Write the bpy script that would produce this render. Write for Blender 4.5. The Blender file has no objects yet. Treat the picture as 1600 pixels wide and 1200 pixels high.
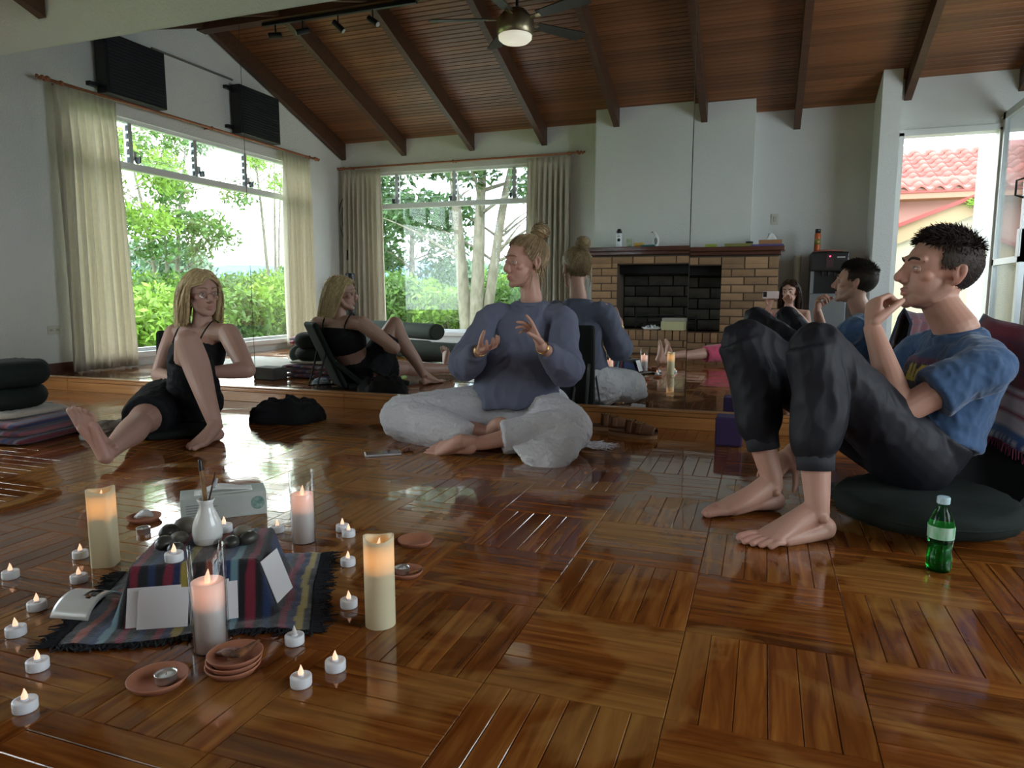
import bpy, bmesh, math, random
import numpy as np
from mathutils import Vector, Matrix, noise, Quaternion
random.seed(7); rng = np.random.default_rng(7)
scene = bpy.context.scene
col = scene.collection
PI = math.pi
V = Vector
# ------------------------------------------------------------------ camera
CAM_D, CAM_H = 3.694, 0.70
cam_data = bpy.data.cameras.new('camera'); cam = bpy.data.objects.new('camera', cam_data); col.objects.link(cam)
cam.location = (0, -CAM_D, CAM_H); cam.rotation_euler = (PI/2 - .12905, 0, .34415)
cam_data.sensor_width = 36; cam_data.lens = 1094.3/1600*36; cam_data.clip_start = .01; cam_data.clip_end = 500
scene.camera = cam
# ------------------------------------------------------------------ sky and exposure
SKY = 4.6
world = bpy.data.worlds.new('overcast_sky'); scene.world = world; world.use_nodes = True
wn, wl = world.node_tree.nodes, world.node_tree.links
bg = wn['Background']; bg.inputs['Strength'].default_value = SKY
tc = wn.new('ShaderNodeTexCoord'); mp = wn.new('ShaderNodeMapping'); mp.inputs['Scale'].default_value = (1, 1, 2.6)
nz = wn.new('ShaderNodeTexNoise'); nz.inputs['Scale'].default_value = 2.2; nz.inputs['Detail'].default_value = 6
rp = wn.new('ShaderNodeValToRGB'); rp.color_ramp.elements[0].position = .38; rp.color_ramp.elements[1].position = .62
rp.color_ramp.elements[0].color = (.62, .78, .98, 1); rp.color_ramp.elements[1].color = (1, .99, .97, 1)
wl.new(tc.outputs['Generated'], mp.inputs['Vector']); wl.new(mp.outputs['Vector'], nz.inputs['Vector'])
wl.new(nz.outputs['Fac'], rp.inputs['Fac']); wl.new(rp.outputs['Color'], bg.inputs['Color'])
vs = scene.view_settings; vs.view_transform = 'Standard'; vs.look = 'None'; vs.gamma = 1; vs.use_curve_mapping = False
vs.exposure = 1.22
scene.cycles.use_denoising = True
scene.cycles.sample_clamp_indirect = 8
scene.cycles.max_bounces = 10; scene.cycles.diffuse_bounces = 5; scene.cycles.glossy_bounces = 6; scene.cycles.transparent_max_bounces = 16
def portal(loc, rot, sx, sy):
    l = bpy.data.lights.new('window_portal', 'AREA'); l.shape = 'RECTANGLE'; l.size = sx; l.size_y = sy
    l.cycles.is_portal = True
    o = bpy.data.objects.new('window_portal', l); col.objects.link(o); o.location = loc; o.rotation_euler = rot
    return o
XL, XR, YB, YD = -5.75, 3.2, -5.15, -4.78        # left wall, right wall, fireplace wall, door wall (mirror wall is y = 0)
EAVE, SLOPE, YR = 2.79, .345, -2.575
portal((XL-.16, -2.65, 1.22), (0, -PI/2, 0), 2.25, 3.6)
portal((-4.0, YB-.16, 1.24), (PI/2, 0, PI), 2.2, 2.2)
portal((XR+.16, -2.3, 1.5), (0, PI/2, 0), 1.7, 2.9)  # for the added window in the right wall
portal((1.72, YD-.16, 1.18), (PI/2, 0, PI), .9, 2.36)
# ------------------------------------------------------------------ helpers
def tag(o, label=None, cat=None, group=None, kind=None):
    if label: o['label'] = label
    if cat: o['category'] = cat
    if group: o['group'] = group
    if kind: o['kind'] = kind
    return o
def empty(name, loc=(0, 0, 0), rz=0, label=None, cat=None, group=None, kind=None):
    o = bpy.data.objects.new(name, None); col.objects.link(o); o.location = loc; o.rotation_euler = (0, 0, rz)
    return tag(o, label, cat, group, kind)
class Acc:
    """collects vertices and faces of one mesh"""
    def __init__(s): s.v = []; s.f = []
    def add(s, vs, fs):
        b = len(s.v); s.v.extend([tuple(x) for x in vs]); s.f.extend([tuple(i+b for i in f) for f in fs]); return s
    def box(s, x0, x1, y0, y1, z0, z1, M=None):
        vs = [V((x, y, z)) for z in (z0, z1) for y in (y0, y1) for x in (x0, x1)]
        if M is not None: vs = [M @ p for p in vs]
        return s.add(vs, [(0,2,3,1),(4,5,7,6),(0,1,5,4),(2,6,7,3),(0,4,6,2),(1,3,7,5)])
    def prism(s, poly, a, b, axis='x'):
        n = len(poly)
        def P(t, p): return (t, p[0], p[1]) if axis == 'x' else ((p[0], t, p[1]) if axis == 'y' else (p[0], p[1], t))
        vs = [P(a, p) for p in poly] + [P(b, p) for p in poly]
        return s.add(vs, [tuple(range(n))[::-1], tuple(range(n, 2*n))] + [(i, (i+1) % n, n+(i+1) % n, n+i) for i in range(n)])
    def lathe(s, prof, c=(0, 0, 0), seg=24, M=None, close=True):
        vs = []; fs = []; n = len(prof)
        for r, z in prof:
            for k in range(seg):
                a = 2*PI*k/seg; p = V((c[0]+r*math.cos(a), c[1]+r*math.sin(a), c[2]+z)); vs.append(M @ p if M is not None else p)
        for i in range(n-1):
            for k in range(seg):
                k2 = (k+1) % seg; fs.append((i*seg+k, i*seg+k2, (i+1)*seg+k2, (i+1)*seg+k))
        if close: fs.append(tuple(range(seg))[::-1]); fs.append(tuple((n-1)*seg+k for k in range(seg)))
        return s.add(vs, fs)
    def loft(s, path, rad, side=None, seg=16, caps='round', sub=1):
        """tube through path; rad = r or (a, b): a along side, b across; round or flat ends"""
        P = [V(p) for p in path]; R = [(r, r) if not isinstance(r, (tuple, list)) else tuple(r) for r in rad]
        if sub > 1 and len(P) > 2:
            Q = []; RR = []
            for i in range(len(P)-1):
                p0, p1, p2, p3 = P[max(i-1, 0)], P[i], P[i+1], P[min(i+2, len(P)-1)]
                r0, r1, r2, r3 = [V((x[0], x[1], 0)) for x in (R[max(i-1, 0)], R[i], R[i+1], R[min(i+2, len(P)-1)])]
                for k in range(sub):
                    t = k/sub
                    cr = lambda a, b, c, d: .5*((2*b)+(c-a)*t+(2*a-5*b+4*c-d)*t*t+(3*b-a-3*c+d)*t**3)
                    Q.append(cr(p0, p1, p2, p3)); q = cr(r0, r1, r2, r3); RR.append((max(q.x, 1e-4), max(q.y, 1e-4)))
            Q.append(P[-1]); RR.append(R[-1]); P, R = Q, RR
        n = len(P); T = []
        for i in range(n):
            t = (P[min(i+1, n-1)]-P[max(i-1, 0)]); T.append(t.normalized() if t.length > 1e-9 else V((0, 0, 1)))
        sd = V(side) if side is not None else (V((0, 0, 1)) if abs(T[0].z) < .9 else V((1, 0, 0)))
        rings = []
        for i in range(n):
            t = T[i]; a = (sd - t*sd.dot(t))
            if a.length < 1e-4: a = t.orthogonal()
            a.normalize(); sd = a if side is None else V(side); rings.append((P[i], a, t.cross(a), R[i], t))
        out = []
        if caps == 'round':
            p, a, b, r, t = rings[0]; m = min(r)
            for k in (0, 1, 2): q = PI/2*(k+.35)/3.; out.append((p-t*m*math.cos(q), a, b, (r[0]*math.sin(q), r[1]*math.sin(q))))
        out += [(p, a, b, r) for p, a, b, r, t in rings]
        if caps == 'round':
            p, a, b, r, t = rings[-1]; m = min(r)
            for k in (2, 1, 0): q = PI/2*(k+.35)/3.; out.append((p+t*m*math.cos(q), a, b, (r[0]*math.sin(q), r[1]*math.sin(q))))
        vs = []; fs = []
        for p, a, b, r in out:
            for k in range(seg):
                an = 2*PI*k/seg; vs.append(p + a*(r[0]*math.cos(an)) + b*(r[1]*math.sin(an)))
        for i in range(len(out)-1):
            for k in range(seg):
                k2 = (k+1) % seg; fs.append((i*seg+k, i*seg+k2, (i+1)*seg+k2, (i+1)*seg+k))
        fs.append(tuple(range(seg))[::-1]); fs.append(tuple((len(out)-1)*seg+k for k in range(seg)))
        return s.add(vs, fs)
    def ell(s, c, r, M=None, seg=20, rings=12):
        """ellipsoid, M = 3x3 rotation"""
        c = V(c); vs = []; fs = []
        for i in range(1, rings):
            th = PI*i/rings
            for k in range(seg):
                ph = 2*PI*k/seg; p = V((r[0]*math.sin(th)*math.cos(ph), r[1]*math.sin(th)*math.sin(ph), r[2]*math.cos(th)))
                vs.append(c + (M @ p if M is not None else p))
        for i in range(rings-2):
            for k in range(seg):
                k2 = (k+1) % seg; fs.append((i*seg+k, (i+1)*seg+k, (i+1)*seg+k2, i*seg+k2))
        t = len(vs); vs.append(c + (M @ V((0, 0, r[2])) if M is not None else V((0, 0, r[2])))); vs.append(c - (M @ V((0, 0, r[2])) if M is not None else V((0, 0, r[2]))))
        for k in range(seg):
            k2 = (k+1) % seg; fs.append((t, k, k2)); fs.append((t+1, (rings-2)*seg+k2, (rings-2)*seg+k))
        return s.add(vs, fs)
    def mesh(s, name='m', smooth=False):
        me = bpy.data.meshes.new(name); me.from_pydata(s.v, [], s.f); me.update()
        bm = bmesh.new(); bm.from_mesh(me); bmesh.ops.recalc_face_normals(bm, faces=bm.faces); bm.to_mesh(me); bm.free()
        if smooth: me.polygons.foreach_set('use_smooth', [True]*len(me.polygons))
        return me
    def obj(s, name, mat=None, parent=None, smooth=False, bevel=0):
        return link(name, s.mesh(name, smooth), mat, parent, bevel)
def link(name, me, mat=None, parent=None, bevel=0):
    if bevel:
        bm = bmesh.new(); bm.from_mesh(me)
        bmesh.ops.bevel(bm, geom=[e for e in bm.edges if len(e.link_faces) == 2 and e.calc_face_angle(0) > .5], offset=bevel, segments=2, affect='EDGES', profile=.5)
        bm.to_mesh(me); bm.free()
    o = bpy.data.objects.new(name, me); col.objects.link(o)
    if mat is not None and not me.materials: me.materials.append(mat)
    if parent is not None: o.parent = parent
    return o
def bx(name, mat, x0, x1, y0, y1, z0, z1, parent=None, bevel=0):
    return Acc().box(x0, x1, y0, y1, z0, z1).obj(name, mat, parent, bevel=bevel)
def copy_tree(o, parent=None):
    c = o.copy(); col.objects.link(c)
    if parent is not None: c.parent = parent
    for ch in o.children: copy_tree(ch, c)
    return c
# ------------------------------------------------------------------ materials
def M(name, color=(.5, .5, .5), rough=.6, metal=0, var=None, bump=None, spec=.5, coat=0, sheen=0, emit=None, sss=0, attr=False, rnd=0, uv=False, trans=0, transl=0, alpha=1, ior=1.45):
    """var=(scale, second colour, (sx,sy,sz)); bump=(scale, strength, (sx,sy,sz)); rnd = value change by object/piece"""
    m = bpy.data.materials.new(name); m.use_nodes = True; N, L = m.node_tree.nodes, m.node_tree.links
    b = N['Principled BSDF']; I = b.inputs
    I['Base Color'].default_value = (*color, 1); I['Roughness'].default_value = rough; I['Metallic'].default_value = metal
    I['Specular IOR Level'].default_value = spec; I['IOR'].default_value = ior
    I['Coat Weight'].default_value = coat; I['Coat Roughness'].default_value = .08
    I['Sheen Weight'].default_value = sheen; I['Transmission Weight'].default_value = trans; I['Alpha'].default_value = alpha
    if sss: I['Subsurface Weight'].default_value = sss; I['Subsurface Radius'].default_value = (.012, .005, .003); I['Subsurface Scale'].default_value = .6
    if emit: I['Emission Color'].default_value = (*emit[0], 1); I['Emission Strength'].default_value = emit[1]
    t = N.new('ShaderNodeTexCoord'); out = t.outputs['UV' if uv else 'Object']
    c = None
    if attr:
        a = N.new('ShaderNodeAttribute'); a.attribute_name = 'Col'; c = a.outputs['Color']
    def ntex(sc, st, det=5):
        mp = N.new('ShaderNodeMapping'); mp.inputs['Scale'].default_value = st; L.new(out, mp.inputs['Vector'])
        n = N.new('ShaderNodeTexNoise'); n.inputs['Scale'].default_value = sc; n.inputs['Detail'].default_value = det; L.new(mp.outputs['Vector'], n.inputs['Vector']); return n.outputs['Fac']
    if var:
        f = ntex(var[0], var[2] if len(var) > 2 else (1, 1, 1))
        mr = N.new('ShaderNodeMapRange'); mr.inputs['From Min'].default_value = .3; mr.inputs['From Max'].default_value = .7; L.new(f, mr.inputs['Value'])
        mx = N.new('ShaderNodeMix'); mx.data_type = 'RGBA'; L.new(mr.outputs['Result'], mx.inputs['Factor'])
        if c is not None: L.new(c, mx.inputs['A'])
        else: mx.inputs['A'].default_value = (*color, 1)
        mx.inputs['B'].default_value = (*var[1], 1); c = mx.outputs['Result']
    if rnd:
        oi = N.new('ShaderNodeObjectInfo'); ge = N.new('ShaderNodeNewGeometry'); ad = N.new('ShaderNodeMath'); ad.operation = 'ADD'
        L.new(oi.outputs['Random'], ad.inputs[0]); L.new(ge.outputs['Random Per Island'], ad.inputs[1])
        fr = N.new('ShaderNodeMath'); fr.operation = 'FRACT'; L.new(ad.outputs[0], fr.inputs[0])
        ma = N.new('ShaderNodeMapRange'); ma.inputs['To Min'].default_value = 1-rnd; ma.inputs['To Max'].default_value = 1+rnd; L.new(fr.outputs[0], ma.inputs['Value'])
        hs = N.new('ShaderNodeHueSaturation'); L.new(ma.outputs['Result'], hs.inputs['Value'])
        if c is not None: L.new(c, hs.inputs['Color'])
        else: hs.inputs['Color'].default_value = (*color, 1)
        c = hs.outputs['Color']
    if c is not None: L.new(c, I['Base Color'])
    if bump:
        f = ntex(bump[0], bump[2] if len(bump) > 2 else (1, 1, 1), 4)
        bp = N.new('ShaderNodeBump'); bp.inputs['Strength'].default_value = bump[1]; bp.inputs['Distance'].default_value = bump[3] if len(bump) > 3 else .01
        L.new(f, bp.inputs['Height']); L.new(bp.outputs['Normal'], I['Normal'])
    if transl:
        tr = N.new('ShaderNodeBsdfTranslucent'); ms = N.new('ShaderNodeMixShader'); ms.inputs[0].default_value = transl
        if c is not None: L.new(c, tr.inputs['Color'])
        else: tr.inputs['Color'].default_value = (*color, 1)
        L.new(b.outputs[0], ms.inputs[1]); L.new(tr.outputs[0], ms.inputs[2]); L.new(ms.outputs[0], N['Material Output'].inputs['Surface'])
    return m
def pane_mat(name, tint=(1, 1, 1), gloss=.08):
    m = bpy.data.materials.new(name); m.use_nodes = True; N, L = m.node_tree.nodes, m.node_tree.links
    N.remove(N['Principled BSDF']); t = N.new('ShaderNodeBsdfTransparent'); t.inputs['Color'].default_value = (*tint, 1)
    g = N.new('ShaderNodeBsdfGlossy'); g.inputs['Roughness'].default_value = .01
    fr = N.new('ShaderNodeFresnel'); s = N.new('ShaderNodeMixShader'); ge = N.new('ShaderNodeNewGeometry')
    mr = N.new('ShaderNodeMapRange'); mr.inputs['To Min'].default_value = 1.45; mr.inputs['To Max'].default_value = 1/1.45     # same sheen from both faces
    L.new(ge.outputs['Backfacing'], mr.inputs['Value']); L.new(mr.outputs[0], fr.inputs['IOR'])
    L.new(fr.outputs[0], s.inputs[0]); L.new(t.outputs[0], s.inputs[1]); L.new(g.outputs[0], s.inputs[2]); L.new(s.outputs[0], N['Material Output'].inputs['Surface'])
    return m
plaster = M('plaster', (.74, .74, .71), .9, var=(1.2, (.69, .69, .66)), bump=(55, .9, (1, 1, 1), .006))
plaster_white = M('painted_plaster', (.80, .80, .78), .85, bump=(90, .35, (1, 1, 1), .003))
glass = pane_mat('window_glass', (.97, .99, .98))
alu = M('aluminium', (.55, .56, .56), .45, metal=.6)
white_paint = M('white_paint', (.78, .78, .76), .5)
dark_wood = M('rafter_wood', (.060, .026, .014), .5, var=(3, (.10, .042, .020), (.6, 12, 12)), bump=(10, .2, (.5, 8, 8)))
ceil_wood = M('ceiling_board_wood', (.15, .054, .020), .42, var=(2.5, (.23, .092, .034), (.5, 14, 14)), rnd=.28)
plinth_wood = M('plinth_wood', (.42, .19, .06), .3, var=(3, (.30, .12, .035), (.6, 16, 16)), coat=.4, rnd=.15)
mantel_wood = M('mantel_wood', (.11, .032, .018), .4, var=(3, (.07, .02, .012), (.6, 12, 12)), coat=.3)
black_metal = M('black_metal', (.012, .013, .014), .45)
black_plastic = M('black_plastic', (.015, .015, .016), .35)
cream_cloth = M('curtain_cloth', (.78, .73, .64), .9, var=(30, (.73, .68, .58)), transl=.5)
terracotta = M('terracotta', (.42, .17, .095), .75, var=(9, (.36, .14, .08)))
white_plastic = M('white_plastic', (.80, .82, .86), .35)
wax_cream = M('cream_wax', (.80, .72, .48), .5, sss=.3)
# ------------------------------------------------------------------ the room shell
def zc(y): return EAVE + SLOPE*min(-y, y-YB) if y > YB else EAVE     # ceiling height over y
# floor: basket-weave parquet
parq = M('parquet_wood', (.25, .085, .022), .16, coat=.35, uv=True)
def parquet_nodes(m):
    N, L = m.node_tree.nodes, m.node_tree.links; b = N['Principled BSDF']
    uvn = N.new('ShaderNodeTexCoord'); oi = N.new('ShaderNodeObjectInfo'); ge = N.new('ShaderNodeNewGeometry')
    ad = N.new('ShaderNodeMath'); ad.operation = 'ADD'; L.new(oi.outputs['Random'], ad.inputs[0]); L.new(ge.outputs['Random Per Island'], ad.inputs[1])
    fr = N.new('ShaderNodeMath'); fr.operation = 'FRACT'; L.new(ad.outputs[0], fr.inputs[0])
    of = N.new('ShaderNodeVectorMath'); of.operation = 'SCALE'; of.inputs[0].default_value = (37, 19, 11); L.new(fr.outputs[0], of.inputs['Scale'])
    av = N.new('ShaderNodeVectorMath'); av.operation = 'ADD'; L.new(uvn.outputs['UV'], av.inputs[0]); L.new(of.outputs[0], av.inputs[1])
    mp = N.new('ShaderNodeMapping'); mp.inputs['Scale'].default_value = (2.2, 26, 1); L.new(av.outputs[0], mp.inputs['Vector'])
    g = N.new('ShaderNodeTexNoise'); g.inputs['Scale'].default_value = 1.6; g.inputs['Detail'].default_value = 7; g.inputs['Distortion'].default_value = .6; L.new(mp.outputs[0], g.inputs['Vector'])
    r = N.new('ShaderNodeValToRGB'); e = r.color_ramp.elements
    e[0].position = .28; e[0].color = (.105, .025, .005, 1); e[1].position = .72; e[1].color = (.33, .125, .024, 1)
    k = e.new(.5); k.color = (.205, .060, .011, 1); L.new(g.outputs['Fac'], r.inputs['Fac'])
    hs = N.new('ShaderNodeHueSaturation'); mr = N.new('ShaderNodeMapRange'); mr.inputs['To Min'].default_value = .74; mr.inputs['To Max'].default_value = 1.25
    L.new(fr.outputs[0], mr.inputs['Value']); L.new(mr.outputs[0], hs.inputs['Value']); L.new(r.outputs[0], hs.inputs['Color'])
    # worn varnish patches with a shape of their own
    n2 = N.new('ShaderNodeTexNoise'); n2.inputs['Scale'].default_value = 2.3; n2.inputs['Detail'].default_value = 4; n2.inputs['Distortion'].default_value = 1.2; L.new(ge.outputs['Position'], n2.inputs['Vector'])
    m2 = N.new('ShaderNodeMapRange'); m2.inputs['From Min'].default_value = .52; m2.inputs['From Max'].default_value = .58; L.new(n2.outputs['Fac'], m2.inputs['Value'])
    mg = N.new('ShaderNodeMath'); mg.operation = 'MULTIPLY'; L.new(m2.outputs[0], mg.inputs[0]); L.new(g.outputs['Fac'], mg.inputs[1])
    mx = N.new('ShaderNodeMix'); mx.data_type = 'RGBA'; L.new(mg.outputs[0], mx.inputs['Factor']); L.new(hs.outputs[0], mx.inputs['A']); mx.inputs['B'].default_value = (.36, .17, .040, 1)
    L.new(mx.outputs['Result'], b.inputs['Base Color'])
    rr = N.new('ShaderNodeMapRange'); rr.inputs['To Min'].default_value = .07; rr.inputs['To Max'].default_value = .22; L.new(m2.outputs[0], rr.inputs['Value']); L.new(rr.outputs[0], b.inputs['Roughness'])
    cw = N.new('ShaderNodeMapRange'); cw.inputs['To Min'].default_value = .5; cw.inputs['To Max'].default_value = .12; L.new(m2.outputs[0], cw.inputs['Value']); L.new(cw.outputs[0], b.inputs['Coat Weight'])
    n3 = N.new('ShaderNodeTexNoise'); n3.inputs['Scale'].default_value = 22; n3.inputs['Detail'].default_value = 2; L.new(ge.outputs['Position'], n3.inputs['Vector'])
    bp = N.new('ShaderNodeBump'); bp.inputs['Strength'].default_value = .06; bp.inputs['Distance'].default_value = .004; L.new(n3.outputs['Fac'], bp.inputs['Height'])
    L.new(bp.outputs[0], b.inputs['Normal']); L.new(bp.outputs[0], b.inputs['Coat Normal'])
parquet_nodes(parq)
joint_mat = M('floor_joint', (.10, .045, .02), .7)
floor = bx('floor', joint_mat, XL-.15, XR+.15, YB-.15, .2, -.08, -.004); tag(floor, 'glossy basket-weave parquet floor of orange brown hardwood strips', kind='structure')
BLK, NS = .3235, 6; SW = BLK/NS
def strip_geo(cx, cy, horiz, tilt=(0, 0), dz=0):
    l, w, c = BLK/2-.0006, SW/2-.0006, .0012
    vs = []; uv = []
    for (a, b, z) in [(l, w, -.006), (l-0, w-0, -c), (l-c, w-c, 0)]:
        for sx, sy in ((-1, -1), (1, -1), (1, 1), (-1, 1)):
            x, y = sx*a, sy*b; zz = z + dz + (tilt[0]*x + tilt[1]*y if z > -.005 else 0)
            uv.append((x, y)); vs.append((cx+x, cy+y, zz) if horiz else (cx-y, cy+x, zz))
    fs = [(8, 9, 10, 11)] + [(4+i, 4+(i+1) % 4, 8+(i+1) % 4, 8+i) for i in range(4)] + [(i, (i+1) % 4, 4+(i+1) % 4, 4+i) for i in range(4)]
    return vs, fs, uv
def set_uv(me, uvs):
    l = me.uv_layers.new(name='UVMap'); vi = np.zeros(len(me.loops), int); me.loops.foreach_get('vertex_index', vi)
    l.data.foreach_set('uv', np.array(uvs, float)[vi].ravel())
X0, Y0 = -.127, -2.268
strips = []
for i in range(math.floor((XL-X0)/BLK), math.ceil((XR-X0)/BLK)):
    for j in range(math.floor((YB-Y0)/BLK), math.ceil((0-Y0)/BLK)):
        horiz = (i + j) % 2 == 0
        for k in range(NS):
            o = (k+.5)*SW
            cx, cy = (X0+i*BLK+BLK/2, Y0+j*BLK+o) if horiz else (X0+i*BLK+o, Y0+j*BLK+BLK/2)
            if cx < XL-.05 or cx > XR+.05 or cy < YB-.05 or cy > .05: continue
            strips.append((cx, cy, horiz))
def strip_seen(s):
    q = V((s[0], s[1]+CAM_D)); lat = q.x*math.cos(.34415)+q.y*math.sin(.34415); fh = -q.x*math.sin(.34415)+q.y*math.cos(.34415)
    dep = fh*math.cos(.12905)+CAM_H*math.sin(.12905); up = fh*math.sin(.12905)-CAM_H*math.cos(.12905)
    if dep < .1: return 9e9
    u, w = lat/dep, up/dep
    return dep if abs(u) < .76 and abs(w) < .57 else 1e6+dep
strips.sort(key=strip_seen)
vs, fs, uv = strip_geo(0, 0, True); strip_me = bpy.data.meshes.new('parquet_strip'); strip_me.from_pydata(vs, [], fs); set_uv(strip_me, uv); strip_me.materials.append(parq)
for cx, cy, h in strips[:300]:
    o = bpy.data.objects.new('parquet_strip', strip_me); col.objects.link(o); o.parent = floor
    o.location = (cx, cy, random.uniform(-.0004, .0002)); o.rotation_euler = (random.gauss(0, .004), random.gauss(0, .0012), 0 if h else PI/2)
av, af, au = [], [], []
for cx, cy, h in strips[300:]:
    vs, fs, uv = strip_geo(cx, cy, h, (random.gauss(0, .0012), random.gauss(0, .004)), random.uniform(-.0004, .0002)); b = len(av)
    av += vs; af += [tuple(q+b for q in f) for f in fs]; au += uv
me = bpy.data.meshes.new('parquet_strips'); me.from_pydata(av, [], af); set_uv(me, au)
o = link('parquet_strips', me, parq, floor); o['kind'] = 'stuff'
# walls
def struct(name, acc, mat, label=None, bevel=0):
    o = acc.obj(name, mat, bevel=bevel); tag(o, label, kind='structure'); return o
gab = lambda a, y0, y1, z0, xa, xb: a.prism([(y0, z0), (y1, z0), (y1, zc(y1)+.12), (YR, zc(YR)+.12), (y0, zc(y0)+.12)] if y0 < YR < y1 else [(y0, z0), (y1, z0), (y1, zc(y1)+.12), (y0, zc(y0)+.12)], xa, xb)
WL = (-4.42, -.86, .12, 2.34)          # left window: y0, y1, z0, z1
a = Acc(); gab(a, YB, .0, WL[3], XL-.15, XL)
a.box(XL-.15, XL, YB, .0, -.02, WL[2]); a.box(XL-.15, XL, YB, WL[0], WL[2], WL[3]); a.box(XL-.15, XL, WL[1], .0, WL[2], WL[3])
struct('wall_left', a, plaster, 'rough white plaster gable wall with a wide louvred window')
WR_ = (-3.7, -.9, .7, 2.35)  # opening added out of view to let more daylight into the room
a = Acc(); gab(a, YB, .0, WR_[3], XR, XR+.15)
a.box(XR, XR+.15, YB, .0, -.02, WR_[2]); a.box(XR, XR+.15, YB, WR_[0], WR_[2], WR_[3]); a.box(XR, XR+.15, WR_[1], .0, WR_[2], WR_[3])
struct('wall_right', a, plaster, 'white plaster gable wall with a louvred opening added for extra daylight')
WB = (-5.2, -2.86, .155, 2.36)
a = Acc(); a.box(XL-.15, 1.05, YB-.15, YB, WB[3], EAVE+.05); a.box(XL-.15, 1.05, YB-.15, YB, -.02, WB[2])
a.box(XL-.15, WB[0], YB-.15, YB, WB[2], WB[3]); a.box(WB[1], 1.05, YB-.15, YB, WB[2], WB[3])
struct('wall_back', a, plaster, 'white plaster wall holding the fireplace and a curtained window')
DX0, DX1, DZ = 1.27, 2.16, 2.37
a = Acc(); a.box(1.2, DX0, YD-.15, YD, -.02, DZ); a.box(DX1, XR+.15, YD-.15, YD, -.02, DZ); a.box(1.2, XR+.15, YD-.15, YD, DZ, zc(YD)+.1)
struct('wall_door', a, plaster, 'white plaster wall around the open garden door')
a = Acc(); a.prism([(YB-.15, -.02), (-4.6, -.02), (-4.6, zc(-4.6)+.08), (YB-.15, EAVE+.0)], 1.04, 1.22)
struct('pillar', a, plaster, 'white plastered pier beside the garden door')
struct('wall_front', Acc().box(XL-.15, XR+.15, .012, .16, -.02, EAVE+.1), plaster, 'rough white plaster wall above the mirrors')
# ceiling: boards between and above rafters
ceiling = empty('ceiling', (0, 0, 0), label='pitched ceiling of narrow dark stained boards', kind='structure')
BW = .062; nb = int(math.hypot(2.575, 2.575*SLOPE)/BW)+1; ang = math.atan(SLOPE)
a = Acc(); c_ = .006
a.add([(0, 0, 0), (0, BW-.002, 0), (XR-XL+.3, 0, 0), (XR-XL+.3, BW-.002, 0), (0, c_, -c_), (0, BW-.002-c_, -c_), (XR-XL+.3, c_, -c_), (XR-XL+.3, BW-.002-c_, -c_), (0, 0, .015), (0, BW-.002, .015), (XR-XL+.3, 0, .015), (XR-XL+.3, BW-.002, .015)],
      [(4, 5, 7, 6), (0, 4, 6, 2), (5, 1, 3, 7), (0, 2, 10, 8), (1, 9, 11, 3), (8, 10, 11, 9), (0, 8, 9, 1, 5, 4), (2, 6, 7, 3, 11, 10)])
board_me = a.mesh('ceiling_board'); board_me.materials.append(ceil_wood)
for s in (0, 1):
    for k in range(nb):
        o = bpy.data.objects.new('ceiling_board', board_me); col.objects.link(o); o.parent = ceiling
        d = k*BW
        if s == 0: o.location = (XL-.15, YB+d*math.cos(ang), EAVE+d*math.sin(ang)); o.rotation_euler = (ang, 0, 0)
        else: o.location = (XL-.15, -(d+BW)*math.cos(ang), EAVE+(d+BW)*math.sin(ang)); o.rotation_euler = (-ang, 0, 0)
a = Acc(); a.prism([(YB-.2, EAVE-.03), (YR, zc(YR)+.06), (.2, EAVE-.03), (.2, EAVE+.1), (YR, zc(YR)+.2), (YB-.2, EAVE+.1)], XL-.15, XR+.15)
a.obj('roof_deck', dark_wood, ceiling)
ri = 0
for x in (-5.70, -4.74, -3.73, -2.73, -1.75, -.74, .26, 1.30, 2.3):
    for s in (0, 1):
        y0 = YB if s == 0 else 0
        poly = [(y0, EAVE+.01), (YR, zc(YR)+.01), (YR, zc(YR)-.20), (y0, EAVE-.225)]
        ri += 1
        o = Acc().prism(poly, x-.035, x+.035).obj('rafter', dark_wood); tag(o, kind='structure'); o.name = 'trim_rafter'
        o['label'] = 'dark stained timber rafter under the board ceiling'
o = bx('trim_ridge_beam', dark_wood, XL, XR, YR-.06, YR+.06, zc(YR)-.24, zc(YR)-.02); tag(o, 'dark timber ridge beam along the top of the ceiling', kind='structure')
# plinth under the mirrors, one board after another
pl = empty('trim_plinth', (0, 0, 0), label='low orange wood plinth under the wall mirrors', kind='structure')
x = XL
while x < XR-.01:
    x1 = min(x + random.uniform(.9, 1.5), XR)
    bx('plinth_board', plinth_wood, x+.0008, x1-.0008, -.040, .012, 0, .062, pl, bevel=.002)
    bx('plinth_moulding', plinth_wood, x+.0008, x1-.0008, -.034, .012, .063, .084, pl, bevel=.004)
    bx('plinth_cap', plinth_wood, x+.0008, x1-.0008, -.026, .012, .085, .095, pl, bevel=.003)
    x = x1
for nm, acc in (('baseboard_left', Acc().box(XL, XL+.018, YB, WL[0], 0, .1).box(XL, XL+.018, WL[1]+.02, -.05, 0, .1)), ('baseboard_back', Acc().box(WB[1]+.05, -2.03, YB, YB+.018, 0, .1).box(.16, 1.03, YB, YB+.018, 0, .1))):
    o = acc.obj(nm, mantel_wood); tag(o, 'dark brown skirting board', kind='structure')
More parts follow.
